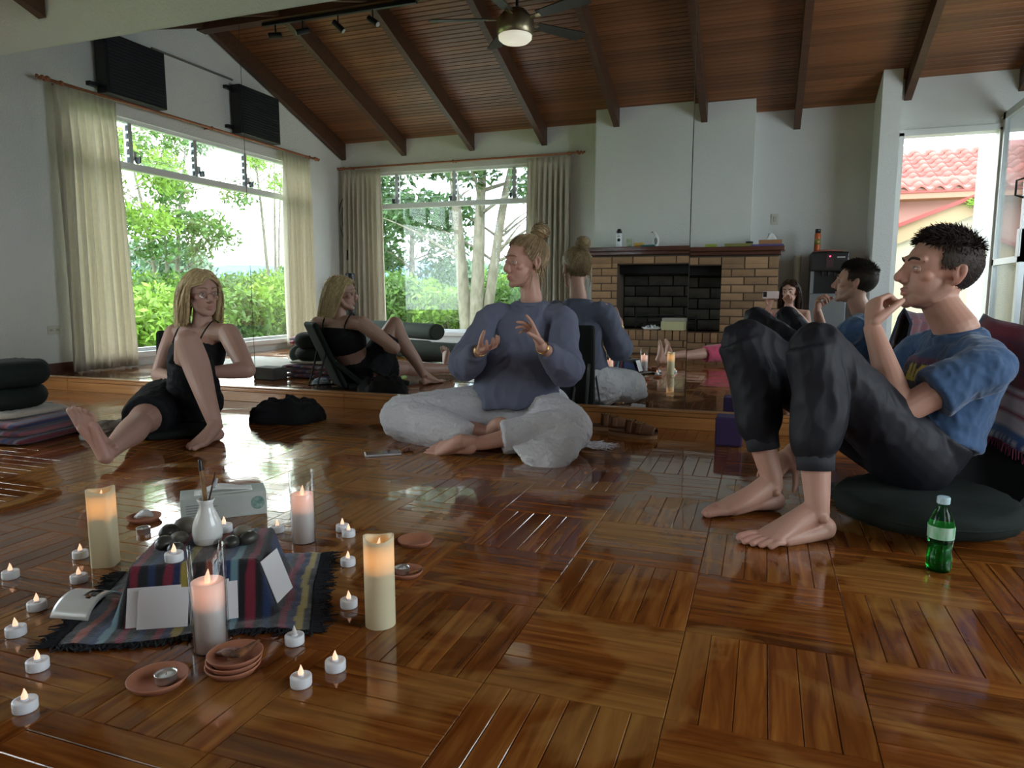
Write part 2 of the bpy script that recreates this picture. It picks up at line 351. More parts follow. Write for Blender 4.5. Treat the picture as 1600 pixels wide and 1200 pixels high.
# mirrors
mir = bpy.data.materials.new('mirror'); mir.use_nodes = True; N, L = mir.node_tree.nodes, mir.node_tree.links
N.remove(N['Principled BSDF']); g = N.new('ShaderNodeBsdfGlossy'); g.inputs['Color'].default_value = (.86, .895, .88, 1); g.inputs['Roughness'].default_value = 0
L.new(g.outputs[0], N['Material Output'].inputs['Surface'])
edge = M('mirror_edge', (.03, .06, .05), .3)
for x0, x1, tilt, lab in ((XL+.02, -3.098, 0, 'frameless wall mirror panel between the louvred window wall and the first seam'),
                          (-3.094, -.371, 0, 'widest frameless wall mirror panel, behind the two seated women'),
                          (-.367, XR-.02, -.0024, 'frameless wall mirror panel behind the man in the blue shirt')):
    me = Acc().box(x0, x1, 0, .006, .095, 2.372).mesh('wall_mirror'); me.materials.append(mir); me.materials.append(edge)
    for p in me.polygons: p.material_index = 0 if p.normal.y < -.9 else 1
    o = link('wall_mirror', me); o.rotation_euler = (tilt, 0, 0); o.location = (0, 0.001 if tilt else 0, 0)
    tag(o, lab, 'mirror', 'mirror panels along the wall')
# windows
def window(name, label, W, axis, wall, inward, transom, mull, curtain_rod=None):
    """W = a0, a1, z0, z1 along the wall; axis 'y' for side walls, 'x' for the back wall; inward = +1/-1 into the room"""
    root = empty(name, (0, 0, 0), label=label, kind='structure')
    def B(nm, mat, a0, a1, z0, z1, d0, d1, par=root, bev=0):
        lo, hi = sorted((wall-inward*d0, wall-inward*d1))
        return bx(nm, mat, lo, hi, a0, a1, z0, z1, par, bev) if axis == 'y' else bx(nm, mat, a0, a1, lo, hi, z0, z1, par, bev)
    a0, a1, z0, z1 = W
    B('window_sill', white_paint, a0-.02, a1+.02, z0-.04, z0+.012, -.04, .15)
    B('window_head', white_paint, a0, a1, z1-.035, z1, .03, .09); B('window_frame', alu, a0, a0+.04, z0, z1, .03, .09); B('window_frame', alu, a1-.04, a1, z0, z1, .03, .09)
    B('window_frame', alu, a0, a1, z0+.01, z0+.045, .03, .09)
    B('window_transom', white_paint, a0, a1, transom-.035, transom+.03, .02, .10)
    B('window_pane', glass, a0+.04, a1-.04, z0+.04, transom-.035, .06, .064)
    ms = [a0+.04] + mull + [a1-.04]
    for m_ in mull: B('window_mullion', alu, m_-.022, m_+.022, transom+.03, z1-.03, .03, .09)
    for i in range(len(ms)-1):
        l0, l1 = ms[i]+.03, ms[i+1]-.03; nS = 5; hh = (z1-.04-transom-.03)/nS
        for k in range(nS):
            zc_ = transom+.03+hh*(k+.5)
            A = Acc(); d = .055; t = hh*.52
            for (sgn) in (1,):
                pts = [(-d*.45, zc_-t), (d*.45, zc_+t), (d*.45+.004, zc_+t-.002), (-d*.45+.004, zc_-t-.002)]
                if axis == 'y': A.add([(wall-inward*(.06-p), l, z) for l in (l0, l1) for p, z in pts], [(0, 1, 2, 3), (7, 6, 5, 4), (0, 4, 5, 1), (1, 5, 6, 2), (2, 6, 7, 3), (3, 7, 4, 0)])
                else: A.add([(l, wall-inward*(.06-p), z) for l in (l0, l1) for p, z in pts], [(0, 1, 2, 3), (7, 6, 5, 4), (0, 4, 5, 1), (1, 5, 6, 2), (2, 6, 7, 3), (3, 7, 4, 0)])
            A.obj('louvre_blade', glass, root)
            for e in (l0-.012, l1+.002): B('louvre_clip', black_metal, e, e+.01, zc_-.03, zc_+.02, .035, .06)
        # crank handle
        h = B('louvre_handle', alu, l1-.01, l1+.02, transom+.06, transom+.14, .01, .04)
        B('lever', black_metal, l1-.005, l1+.008, transom+.03, transom+.09, -.05, .01, h)
    return root
window('window_1', 'wide louvred window in the gable wall over green trees', WL, 'y', XL, 1, 1.905, [-1.612, -2.432, -3.202])
window('window_2', 'louvred window beside the fireplace with trees outside', WB, 'x', YB, 1, 1.905, [-4.884, -4.01, -3.152])
window('window_added_fill', 'unseen louvred window added in the right gable wall to brighten the room', WR_, 'y', XR, -1, 1.905, [-1.6, -2.3, -3.0])  # added window, never in view: brightens the man and near floor
# ------------------------------------------------------------------ curtains, rods and wall fittings
rope_wood = M('rod_wood', (.36, .13, .055), .5, var=(20, (.28, .09, .04)))
def curtain(name, label, p0, p1, ztop, zbot, depth=.036, folds=9, gather=.8, flare=1.15, group=None):
    """pleated cloth hanging between p0 and p1 (xy), pinch pleats on top"""
    p0, p1 = V((*p0, 0)), V((*p1, 0)); d = p1-p0; n = V((-d.y, d.x, 0)).normalized(); NU, NV = folds*12, 26; vs = []; fs = []
    ph = random.uniform(0, 6)
    for j in range(NV+1):
        t = j/NV; z = ztop+(zbot-ztop)*t; k = min(1, t*5)
        w = 1 if t < .06 else 1 + (flare-1)*(t**1.4)
        for i in range(NU+1):
            u = i/NU; a = u*folds*2*PI
            off = depth*(.35+.65*k)*(math.sin(a+.6*math.sin(3*t+ph)) + .35*math.sin(2.3*a+ph+2*t)*k)
            if t < .05: off *= .6+.4*math.sin(a*2)
            mid = .5; x = mid+(u-mid)*w
            vs.append(p0+d*x + n*off + V((0, 0, z + .012*math.sin(a)*(1 if t > .98 else 0))))
    for j in range(NV):
        for i in range(NU):
            q = j*(NU+1)+i; fs.append((q, q+1, q+NU+2, q+NU+1))
    a = Acc().add(vs, fs); me = a.mesh(name, True); o = link(name, me, cream_cloth)
    m = o.modifiers.new('s', 'SOLIDIFY'); m.thickness = .003
    return tag(o, label, 'curtain', group)
g_ = 'cream curtains'
curtain('curtain', 'cream pleated curtain at the mirror end of the gable window', (XL+.1, -.76), (XL+.1, -1.36), 2.43, .02, folds=8, group=g_)
curtain('curtain', 'cream pleated curtain on the gable window beside the room corner', (XL+.1, -3.72), (XL+.1, -4.28), 2.43, .02, folds=8, group=g_)
curtain('curtain', 'cream pleated curtain in the room corner behind the black tower fan', (-5.66, YB+.1), (-5.06, YB+.1), 2.40, .02, folds=8, group=g_)
curtain('curtain', 'cream pleated curtain between the back window and the chimney breast', (-2.93, YB+.1), (-2.36, YB+.1), 2.40, .02, folds=8, group=g_)
curtain('curtain', 'cream curtain bunched behind the open garden door', (2.42, YD+.12), (2.85, YD+.12), 2.35, .3, folds=6, group=g_)
def rod(name, label, p0, p1, group='curtain rods'):
    p0, p1 = V(p0), V(p1); d = (p1-p0).normalized(); root = empty(name, p0, label=label, cat='curtain rod', group=group)
    z = V((0, 0, 0)); q = p1-p0
    Acc().loft([z, q], [.013, .013], caps='flat', seg=10).obj('pole', rope_wood, root, True)
    for e, s in ((z, -1), (q, 1)):
        a = Acc()
        for k in range(5): a.ell(e + d*s*(.01+.022*k) + V((0, 0, .006*(-1)**k)), (.022-.002*k,)*3, seg=10, rings=7)
        a.obj('finial', rope_wood, root, True)
    for t in (.03, .5, .97):
        c = q*t; a = Acc(); a.ell(c, (.022, .022, .022), seg=10, rings=7)
        n = V((-d.y, d.x, 0)); n = n if (p0+c+n*.1 - V((-2, -2.6, 0))).length > (p0+c - V((-2, -2.6, 0))).length else -n
        a.loft([c, c+n*.1], [.008, .008], seg=8); a.obj('bracket', rope_wood, root, True)
    return root
rod('curtain_rod', 'terracotta coloured curtain pole with knotted ends over the gable window', (XL+.1, -.72, 2.45), (XL+.1, -4.38, 2.45))
rod('curtain_rod', 'terracotta coloured curtain pole with knotted ends over the back window', (-5.64, YB+.1, 2.43), (-2.28, YB+.1, 2.43))
# loudspeakers
grille = M('speaker_grille', (.012, .016, .022), .6)
for (y0, y1), lab in (((-1.91, -1.24), 'black slatted wall loudspeaker over the curtain at the mirror end'), ((-3.63, -2.95), 'black slatted wall loudspeaker further along towards the room corner')):
    r = empty('loudspeaker', (XL, (y0+y1)/2, 2.48), label=lab, cat='speaker', group='wall loudspeakers'); w = (y1-y0)/2
    bx('cabinet', black_plastic, .02, .15, -w, w, 0, .53, r, bevel=.006)
    for k in range(17): bx('slat', grille, .15, .157, -w+.02, w-.02, .02+k*.029, .02+k*.029+.02, r)
    for z in (.05, .47): bx('bracket', black_metal, 0, .05, w, w+.09, z, z+.035, r)
o = Acc().loft([(XL+.012, -1.9, 3.07), (XL+.012, -3.0, 3.075)], [.012, .012], seg=8).obj('cable_conduit', M('conduit_grey', (.16, .15, .14), .6)); tag(o, 'dark conduit pipe between the two wall loudspeakers', 'conduit')
# socket plates
def socket(name, label, loc, rz):
    r = empty(name, loc, rz, label=label, cat='socket', group='wall sockets')
    bx('plate', M('socket_ivory', (.62, .60, .52), .4), -.06, .06, 0, .008, -.036, .036, r, bevel=.004)
    for s in (-.028, .028):
        bx('outlet', M('socket_face', (.55, .53, .46), .4), s-.018, s+.018, .008, .011, -.014, .014, r)
        for q in (-.006, .006): bx('slot', black_plastic, s+q-.0015, s+q+.0015, .0105, .012, -.006, .006, r)
socket('wall_socket', 'ivory double wall socket beside the gable window curtain', (XL, -.66, .385), -PI/2)
r = empty('wall_switch', (.07, YB, 1.575), label='ivory light switch on the wall above the mantel end', cat='switch')
bx('plate', M('switch_ivory', (.6, .58, .5), .4), -.04, .04, 0, .012, -.06, .06, r, bevel=.004); bx('rocker', M('rocker', (.5, .48, .4), .4), -.014, .014, .012, .02, -.03, .03, r, bevel=.002)
# track light on the ridge
tr = empty('track_light', (-4.95, YR, 3.43), label='black ceiling track with four spotlights on the ridge beam', cat='track light')
bx('track', black_metal, 0, 1.75, -.02, .02, -.03, 0, tr)
lens_m = M('spot_lens', (.5, .5, .48), .2)
for k, (px, az, el) in enumerate(((.15, 2.6, .05), (.48, 2.2, .25), (.89, -.5, .7), (1.28, .2, .6))):
    d = V((math.cos(az)*math.cos(el), math.sin(az)*math.cos(el)*.6, -math.sin(el))).normalized(); c = V((px, 0, -.13))
    h = Acc().loft([c-d*.06, c+d*.07], [.028, .028], caps='flat', seg=16).obj('spotlight', black_metal, tr, False)
    Acc().loft([(px, 0, -.03), (px, 0, -.12)], [.008, .008], seg=8).obj('stem', black_metal, h)
    Acc().loft([c+d*.0701, c+d*.074], [.024, .022], caps='flat', seg=16).obj('lens', lens_m, h)
# ceiling fan
fan = empty('ceiling_fan', (-2.19, -2.5, 3.0), label='brass ceiling fan with dark blades and a round white lamp', cat='ceiling fan')
brass = M('fan_brass', (.38, .31, .20), .35, metal=.9)
Acc().loft([(0, -.05, .14), (0, -.05, .5)], [.015, .015], seg=10).obj('down_rod', black_metal, fan, True)
Acc().lathe([(.02, .2), (.09, .18), (.165, .10), (.17, .02), (.155, -.03), (.15, -.035)], seg=28).obj('motor_housing', brass, fan, True)
Acc().lathe([(.15, -.03), (.148, -.06), (.12, -.085), (.06, -.1), (.001, -.103)], seg=28).obj('lamp_bowl', M('fan_lamp', (.85, .8, .7), .35, emit=((1, .9, .75), .25)), fan, True)
for k in range(5):
    an = .35 + k*2*PI/5; Mx = Matrix.Rotation(an, 4, 'Z') @ Matrix.Rotation(.2, 4, 'X')
    b = Acc(); b.box(.15, .26, -.02, .02, .095, .103, Mx).obj('blade_arm', brass, fan)
    Acc().add([Mx @ V(p) for p in [(.24, -.05, .1), (.74, -.075, .1), (.77, 0, .1), (.74, .075, .1), (.24, .05, .1), (.24, -.05, .108), (.74, -.075, .108), (.77, 0, .108), (.74, .075, .108), (.24, .05, .108)]],
              [(4, 3, 2, 1, 0), (5, 6, 7, 8, 9)] + [(i, (i+1) % 5, 5+(i+1) % 5, 5+i) for i in range(5)]).obj('blade', M('fan_blade', (.035, .03, .028), .5), fan)
# hanging cable in the corner
pts = [(-5.70, YB+.05, 2.06)]
a = Acc()
for c0, rx, rz, n in (((-5.66, YB+.06, 1.75), .10, .30, 28), ((-5.64, YB+.07, 1.72), .07, .26, 28)):
    a.loft([(c0[0]+rx*math.cos(t), c0[1]+.01*math.sin(3*t), c0[2]+rz*math.sin(t)) for t in [2*PI*k/n for k in range(n+1)]], [.006]*(n+1), seg=6)
a.loft([(-5.66, YB+.06, 2.05), (-5.72, YB+.03, 1.2), (-5.72, YB+.03, .3)], [.006]*3, seg=6)
a.loft([(-5.62, YB+.08, 1.5), (-5.6, YB+.08, 1.3)], [.006]*2, seg=6)
r = a.obj('extension_cable', black_plastic, None, True); tag(r, 'black coiled extension cable hanging from a hook in the corner', 'cable')
bx('cable_socket', black_plastic, -5.635, -5.565, YB+.05, YB+.11, 1.17, 1.31, r, bevel=.01)
# garden door, swung open into the room
r = empty('door_1', (DX1, YD, 0), label='open glazed aluminium garden door swung into the room', kind='structure')
for (y0, y1, z0, z1) in ((0, .07, .02, 2.5), (.78, .85, .02, 2.5), (0, .85, 2.43, 2.5), (0, .85, .02, .12), (0, .85, 1.0, 1.06)): bx('door_frame', alu, .0, .045, y0, y1, z0, z1, r)
bx('door_pane', glass, .02, .025, .07, .78, .12, 2.43, r)
for s, x_ in ((1, .045), (-1, 0)):
    Acc().loft([(x_, .80, 1.75), (x_+s*.06, .80, 1.73), (x_+s*.06, .80, 1.60), (x_+.0*s, .80, 1.58)], [.010]*4, seg=8).obj('door_handle', black_metal, r, True)
bx('lock_box', alu, -.012, .057, .76, .85, 1.05, 1.3, r, bevel=.003)
a = Acc().box(DX0-.03, DX0+.02, YD-.15, YD+.015, 0, DZ).box(DX1-.02, DX1+.03, YD-.15, YD+.015, 0, DZ).box(DX0-.03, DX1+.03, YD-.15, YD+.015, DZ-.03, DZ+.03)
struct('trim_door_frame', a, white_paint, 'white frame around the garden door')
# ------------------------------------------------------------------ fireplace
fp = empty('fireplace', (-.92, YB, 0), label='brick fireplace with raised hearth and dark wooden mantel', cat='fireplace')
FX, FY = -.92, YB
def fb(nm, mat, x0, x1, y0, y1, z0, z1, bev=0): return bx(nm, mat, x0-FX, x1-FX, y0-FY, y1-FY, z0, z1, fp, bev)
brick_m = M('tan_brick', (.40, .24, .125), .85, var=(6, (.26, .15, .085)), bump=(40, .5, (1, 1, 1), .004), rnd=.3)
soot_m = M('sooty_brick', (.13, .115, .09), .95, var=(5, (.04, .036, .03)), bump=(30, .4), rnd=.35)
mortar = M('mortar', (.10, .07, .05), .95); soot = M('soot', (.012, .011, .010), 1)
BX0, BX1, OX0, OX1, BF = -1.98, .135, -1.66, -.48, -4.65
struct('chimney_breast', Acc().prism([(YB, 1.2), (-4.88, 1.2), (-4.88, zc(-4.88)+.05), (YB, EAVE+.05)], -2.0, -.185), plaster, 'white plaster chimney breast above the mantel').name = 'wall_chimney_breast'
fb('masonry', mortar, BX0+.008, OX0-.004, YB, BF-.008, 0, 1.14); fb('masonry', mortar, OX1+.004, BX1-.008, YB, BF-.008, 0, 1.14)
fb('masonry', mortar, OX0-.004, OX1+.004, YB, BF-.008, 1.035, 1.14); fb('masonry', mortar, OX0-.004, OX1+.004, YB, BF-.008, 0, .27)
fb('firebox_back', soot, OX0-.004, OX1+.004, YB, YB+.03, .27, 1.035)
fb('masonry', mortar, BX0+.01, BX1-.01, BF-.01, -4.468, 0, .262)
fb('smoke_hood', soot, OX0, OX1, YB+.03, BF-.14, .93, 1.035)
BL, BH, G = .25, .078, .011
bcache = {}
def brick(x0, x1, yf, z0, z1, mat=brick_m, nm='brick', dep=.06):
    key = (round(x1-x0, 3), round(z1-z0, 3), mat.name, dep)
    if key not in bcache:
        me = Acc().box(-(x1-x0)/2, (x1-x0)/2, -dep, 0, -(z1-z0)/2, (z1-z0)/2).mesh('brick'); me.materials.append(mat)
        bm = bmesh.new(); bm.from_mesh(me); bmesh.ops.bevel(bm, geom=list(bm.edges), offset=.004, segments=1, affect='EDGES'); bm.to_mesh(me); bm.free(); bcache[key] = me
    o = bpy.data.objects.new(nm, bcache[key]); col.objects.link(o); o.parent = fp
    o.location = ((x0+x1)/2-FX, yf-FY+random.uniform(-.003, .004), (z0+z1)/2); o.rotation_euler = (0, 0, random.gauss(0, .004))
z = .285; row = 0
def course(xa, xb, z, off):
    x = xa
    first = BL*off
    while x < xb-.02:
        w = first if (x == xa and off) else BL
        x1 = min(x+w, xb)
        if x1-x > .03: brick(x+G/2, x1-G/2, BF, z, z+BH)
        x = x1
while z < 1.02:
    course(BX0, OX0, z, .5 if row % 2 else 0); course(OX1, BX1, z, .45 if row % 2 else 0); z += BH+G; row += 1
course(BX0, BX1, 1.045, 0)
for (za, zb_, off) in ((.012, .08, 0), (.088, .158, .5)):
    x = BX0
    while x < BX1-.02:
        x1 = min(x+(BL*off if x == BX0 and off else BL), BX1)
        brick(x+G/2, x1-G/2, -4.462, za, zb_); x = x1
x = BX0
while x < BX1-.03:
    brick(x+.005, x+.078, -4.46, .166, .275, dep=.19); x += .0835
z = .285; row = 0
while z < .95:
    x = OX0 - (.16 if row % 2 else 0)
    while x < OX1:
        a0, a1 = max(x, OX0)+.006, min(x+.3, OX1)-.006
        if a1-a0 > .04: brick(a0, a1, YB+.075, z, z+.115, soot_m, 'fire_brick', .04)
        x += .3
    z += .127; row += 1
fb('mantel_shelf', mantel_wood, -2.035, .185, -4.93, -4.555, 1.185, 1.235, .006); fb('mantel_moulding', mantel_wood, -2.0, .15, -4.9, -4.60, 1.145, 1.185, .006)
gr = Acc()
for k in range(9): gr.loft([(-1.4-FX+k*.075, -4.98-FY, .33), (-1.4-FX+k*.075, -4.76-FY, .33)], [.006]*2, seg=6)
for zz in (.36, .40, .44): gr.loft([(-1.45-FX, -4.76-FY, zz), (-.75-FX, -4.76-FY, zz)], [.006]*2, seg=6)
gr.loft([(-1.45-FX, -4.76-FY, .285), (-1.45-FX, -4.76-FY, .46)], [.008]*2, seg=6); gr.loft([(-.75-FX, -4.76-FY, .285), (-.75-FX, -4.76-FY, .46)], [.008]*2, seg=6)
gr.obj('fire_grate', black_metal, fp)
# things on the mantel and hearth
MT = 1.236
def lathe_obj(nm, prof, mat, parent, loc=(0, 0, 0), seg=24): return Acc().lathe(prof, loc, seg).obj(nm, mat, parent, True)
r = empty('drinks_flask', (-1.655, -4.68, MT), label='white drinks flask with black lid and round dark emblem on the mantel', cat='flask')
lathe_obj('body', [(.034, 0), (.036, .004), (.036, .15), (.030, .165)], white_plastic, r); lathe_obj('lid', [(.031, .165), (.031, .195), (.022, .20), (.018, .215), (.001, .216)], black_plastic, r)
Acc().lathe([(.0, 0), (.019, 0), (.019, .002)], seg=20, M=Matrix.Translation((.004, .0355, .085)) @ Matrix.Rotation(-PI/2, 4, 'X')).obj('emblem', black_plastic, r)
bx('red_stripe', M('flask_red', (.4, .03, .04), .5), -.016, .02, .0345, .0365, .125, .132, r)
o = lathe_obj('mug', [(.001, .004), (.026, 0), (.030, .03), (.031, .095), (.027, .095), (.026, .01), (.001, .008)], M('mug_glaze', (.66, .68, .55), .3, var=(14, (.2, .3, .14))), None, (0, 0, 0)); o.location = (-1.535, -4.68, MT); tag(o, 'pale mug with green leaf pattern on the mantel', 'mug')
for k, (c, lab) in enumerate((((.62, .30, .05), 'orange card box lying lowest in the small pile on the mantel'), ((.66, .42, .10), 'yellow orange card box on top of the small pile on the mantel'))):
    o = bx('card_box', M('card_orange', c, .6), -.055, .055, -.035, .035, 0, .024, bevel=.002); o.location = (-1.415, -4.67, MT+.0245*k); o.rotation_euler.z = .1*k; tag(o, lab, 'box')
r = empty('bird_figurine', (-1.225, -4.67, MT), label='white bird figurine with dark wing markings on the mantel', cat='figurine')
Acc().loft([(0, 0, .0), (0, 0, .05), (.005, 0, .1), (-.004, 0, .14), (-.018, 0, .165)], [.03, .042, .034, .018, .017], seg=16, sub=3).obj('body', M('bird_white', (.72, .72, .70), .35), r, True)
Acc().loft([(-.03, 0, .168), (-.055, 0, .163)], [.007, .002], seg=8).obj('beak', black_plastic, r, True)
for s in (-1, 1): Acc().ell((.008, s*.036, .06), (.02, .008, .04), seg=12, rings=8).obj('wing', M('bird_wing', (.2, .2, .21), .5), r, True)
o = bx('glasses_case', M('case_teal', (.02, .16, .15), .4), -.08, .08, -.025, .025, 0, .018, bevel=.006); o.location = (-1.30, -4.60, MT); o.rotation_euler.z = .05; tag(o, 'flat dark teal case in front of the bird figurine', 'case')
o = bx('green_box', M('box_green', (.34, .38, .06), .5), -.06, .06, -.03, .03, 0, .035, bevel=.002); o.location = (-.6, -4.66, MT); tag(o, 'small lime green box on the mantel', 'box')
o = bx('olive_box', M('box_olive', (.24, .23, .06), .5), -.15, .15, -.04, .04, 0, .035, bevel=.002); o.location = (-.30, -4.66, MT); tag(o, 'long olive yellow box on the mantel', 'box')
o = lathe_obj('tape_roll', [(.018, 0), (.04, 0), (.04, .02), (.018, .02), (.018, 0)], black_plastic, None); o.location = (-.19, -4.66, MT+.0355); tag(o, 'black tape roll lying on the long olive box', 'tape')
o = bx('cloth_bundle', M('purple_cloth', (.12, .10, .28), .9), -.17, .17, -.06, .06, 0, .022, bevel=.008); o.location = (.0, -4.67, MT); tag(o, 'folded purple blue cloth at the end of the mantel', 'cloth')
r = empty('tissue_box', (.03, -4.68, MT+.0225), label='brown tissue box with a white tissue standing out on the mantel', cat='tissue box')
bx('box', M('tissue_brown', (.34, .16, .07), .6), -.12, .12, -.055, .055, 0, .045, r, bevel=.002)
def tissue(par, mat, s=1, loc=(0, 0, 0)):
    vs = []; fs = []; n, m_ = 18, 6
    for j in range(m_+1):
        for i in range(n):
            a = 2*PI*i/n; t = j/m_; rr = (.045-.03*t+.012*math.sin(3*a+2*t))*s
            vs.append((loc[0]+rr*math.cos(a)*1.3, loc[1]+rr*math.sin(a)*.5, loc[2]+(t*.07+.012*math.sin(2*a))*s))
    for j in range(m_):
        for i in range(n): fs.append((j*n+i, j*n+(i+1) % n, (j+1)*n+(i+1) % n, (j+1)*n+i))
    return Acc().add(vs, fs).obj('tissue', mat, par, True)
tissue_m = M('tissue_paper', (.85, .85, .83), .9, transl=.2)
tissue(r, tissue_m, 1, (0, 0, .04))
o = Acc().lathe([(.001, .012), (.09, .012), (.12, .03), (.125, .03), (.095, .004), (.06, 0), (.001, 0)], seg=28).obj('ceramic_plate', M('plate_white', (.7, .7, .68), .3), None, True); o.location = (-1.22, -4.56, .277); tag(o, 'white plate heaped with crystals on the brick hearth', 'plate')
cr = M('quartz', (.72, .74, .78), .2, trans=.2)
for k in range(14):
    a = Acc(); s = random.uniform(.016, .028)
    a.lathe([(.001, -s*.6), (s*.7, -s*.4), (s*.8, s*.2), (.001, s)], seg=6, M=Matrix.Rotation(random.uniform(0, 1.2), 4, (random.random()-.5, random.random()-.5, .2)))
    o = a.obj('quartz_crystal', cr); an = random.uniform(0, 6.28); rr = .07*math.sqrt(random.random()); o.location = (-1.22+rr*math.cos(an), -4.56+rr*math.sin(an), .277+.012+s*.6+random.uniform(0, .012)); tag(o, 'small clear crystal heaped on the white hearth plate', 'crystal', 'crystals on the hearth plate')
r = empty('storage_box', (-.98, -4.575, .277), .05, label='pale yellow lidded box on the brick hearth', cat='box')
bx('body', M('box_yellow', (.62, .60, .34), .6), -.13, .13, -.09, .09, 0, .1, r, bevel=.003); bx('lid', M('box_grey', (.42, .40, .33), .6), -.12, .14, -.1, .09, .101, .14, r, bevel=.003)
# water dispenser
wd = empty('water_dispenser', (.645, -4.88, 0), label='black and silver water dispenser beside the pier', cat='water dispenser')
sil = M('dispenser_silver', (.22, .23, .24), .4, metal=.5)
bx('cabinet', sil, -.185, .185, -.17, .16, 0, .72, wd, bevel=.01); bx('alcove', black_plastic, -.15, .15, -.17, .06, .72, .96, wd); bx('side_panel', sil, -.185, -.15, -.17, .16, .72, .96, wd); bx('side_panel', sil, .15, .185, -.17, .16, .72, .96, wd)
bx('top_unit', black_plastic, -.19, .19, -.17, .18, .96, 1.165, wd, bevel=.015)
bx('control_panel', M('panel_dark', (.05, .02, .03), .3), -.035, .035, .18, .184, 1.0, 1.14, wd)
bx('red_light', M('panel_led', (.6, .05, .1), .4, emit=((1, .1, .2), 1.2)), -.008, .008, .184, .187, 1.11, 1.125, wd)
bx('maker_plate', M('plate_grey', (.4, .4, .4), .5), .07, .15, .18, .183, 1.10, 1.115, wd)
for s in (-.06, .0, .06): Acc().loft([(s, .08, .96), (s, .08, .92)], [.012, .010], seg=10).obj('tap', black_plastic, wd, True)
r = empty('spray_can', (.52, -4.86, 1.185), label='orange spray can with black cap on the water dispenser', cat='spray can')
lathe_obj('can', [(.031, 0), (.033, .005), (.033, .18), (.028, .195)], M('can_orange', (.52, .11, .03), .35), r); lathe_obj('cap', [(.029, .195), (.029, .235), (.026, .24), (.001, .24)], black_plastic, r)
lathe_obj('label_band', [(.0333, .07), (.0333, .13)], M('can_yellow', (.5, .4, .06), .4, var=(40, (.1, .1, .05))), r)
o = Acc().loft([(.49, -4.9, 1.176), (.62, -4.88, 1.186), (.78, -4.87, 1.178)], [(.09, .009), (.11, .016), (.08, .008)], side=(0, 1, 0), sub=4, seg=18).obj('folded_cloth', M('salmon_cloth', (.48, .17, .12), .9, bump=(60, .4)), None, True); tag(o, 'folded salmon pink cloth on the water dispenser', 'cloth')
r = empty('cup_tube', (.33, -4.97, .62), label='pale paper cup tube on a white wall bracket by the dispenser', cat='cup holder')
lathe_obj('tube', [(.04, .1), (.04, .52), (.035, .53), (.001, .53)], M('tube_cream', (.62, .6, .5), .5), r); bx('bracket', white_paint, -.06, .06, -.16, .06, 0, .1, r, bevel=.005)
# ------------------------------------------------------------------ candles and the altar on the floor
led_glow = M('led_flame', (.9, .62, .45), .4, emit=((1, .55, .35), .45)); led_pale = M('led_flame_unlit', (.86, .80, .78), .3, trans=.2)
led_rim = M('tealight_top', (.74, .76, .82), .4)
def make_tealight():
    r = empty('led_tea_light'); r['category'] = 'tea light'
    Acc().lathe([(.001, 0), (.0185, 0), (.0192, .002), (.0192, .0165), (.0185, .018), (.015, .0182), (.012, .0165), (.001, .0165)], seg=26).obj('casing', white_plastic, r, True)
    Acc().lathe([(.0065, .0165), (.006, .019), (.004, .021), (.001, .021)], seg=14).obj('collar', led_rim, r, True)
    Acc().loft([(0, 0, .019), (0, 0, .024), (.0006, 0, .030), (.0004, .0004, .0375)], [.0046, .0052, .0034, .0006], seg=12, sub=3).obj('flame', led_glow, r, True)
    return r
TL = [(-1.729, -2.551, 0, 'beside the far rim of the white ring, outermost by the wide floor strips'), (-1.499, -2.653, 0, ''), (-1.425, -2.752, 0, ''), (-1.255, -2.831, 0, ''), (-1.149, -2.931, 0, ''),
      (-1.69, -2.393, 0, ''), (-1.548, -2.511, 0, ''), (-1.326, -2.048, 0, ''), (-1.152, -1.973, 0, ''), (-1.107, -2.01, 0, ''), (-.982, -2.084, 0, ''), (-.988, -2.198, 0, ''), (-.851, -2.407, 0, ''), (-.862, -2.587, 0, ''), (-.756, -2.71, 0, ''), (-.728, -2.644, 0, '')]
labs = ['glowing white tea light standing alone, outermost past the arched white holder', 'glowing white tea light on the floor just off the arched white holder', 'glowing white tea light between the arched holder and the outer floor boards', 'glowing white tea light in front of the fringed rug corner', 'glowing white tea light outermost beyond the wide saucer with the foil candle',
        'white tea light by the square cream candle, on the side away from the rug', 'white tea light between the square cream candle and the rug fringe', 'dim white tea light beside the far glass cylinder candle, by the tissue box', 'white tea light of the touching pair, on the side of the seated people', 'white tea light of the touching pair, on the side of the candles', 'white tea light half hidden behind the round cream pillar candle', 'white tea light between the touching pair and the round cream pillar', 'glowing white tea light close beside the round cream pillar candle', 'unlit white tea light in front of the rug fringe', 'glowing white tea light of two by the stacked saucers, closer to the saucers', 'glowing white tea light of two by the stacked saucers, closer to the pillar candle']
tl0 = make_tealight()
for k, (x, y, z, _) in enumerate(TL):
    o = tl0 if k == 0 else copy_tree(tl0)
    o.location = (x, y, .0005); o.rotation_euler.z = random.uniform(0, 6); tag(o, labs[k], 'tea light', 'LED tea lights around the altar')
    if k in (13,):
        for ch in o.children:
            if ch.name.startswith('flame'): ch.data = ch.data.copy(); ch.data.materials[0] = led_pale
# altar box under the rug
BZ = .118; AC = V((-1.185, -2.470, 0)); AR = math.radians(30); ax = V((math.cos(AR), math.sin(AR), 0)); ay = V((-ax.y, ax.x, 0))
HX, HY = .130, .108
def al(u, v, z=0): return AC + ax*u + ay*v + V((0, 0, z))
o = Acc().box(-HX, HX, -HY, HY, 0, BZ).obj('altar_box', M('box_card', (.12, .08, .06), .8)); o.location = AC; o.rotation_euler.z = AR; tag(o, 'low box hidden under the striped rug as an altar', 'box')
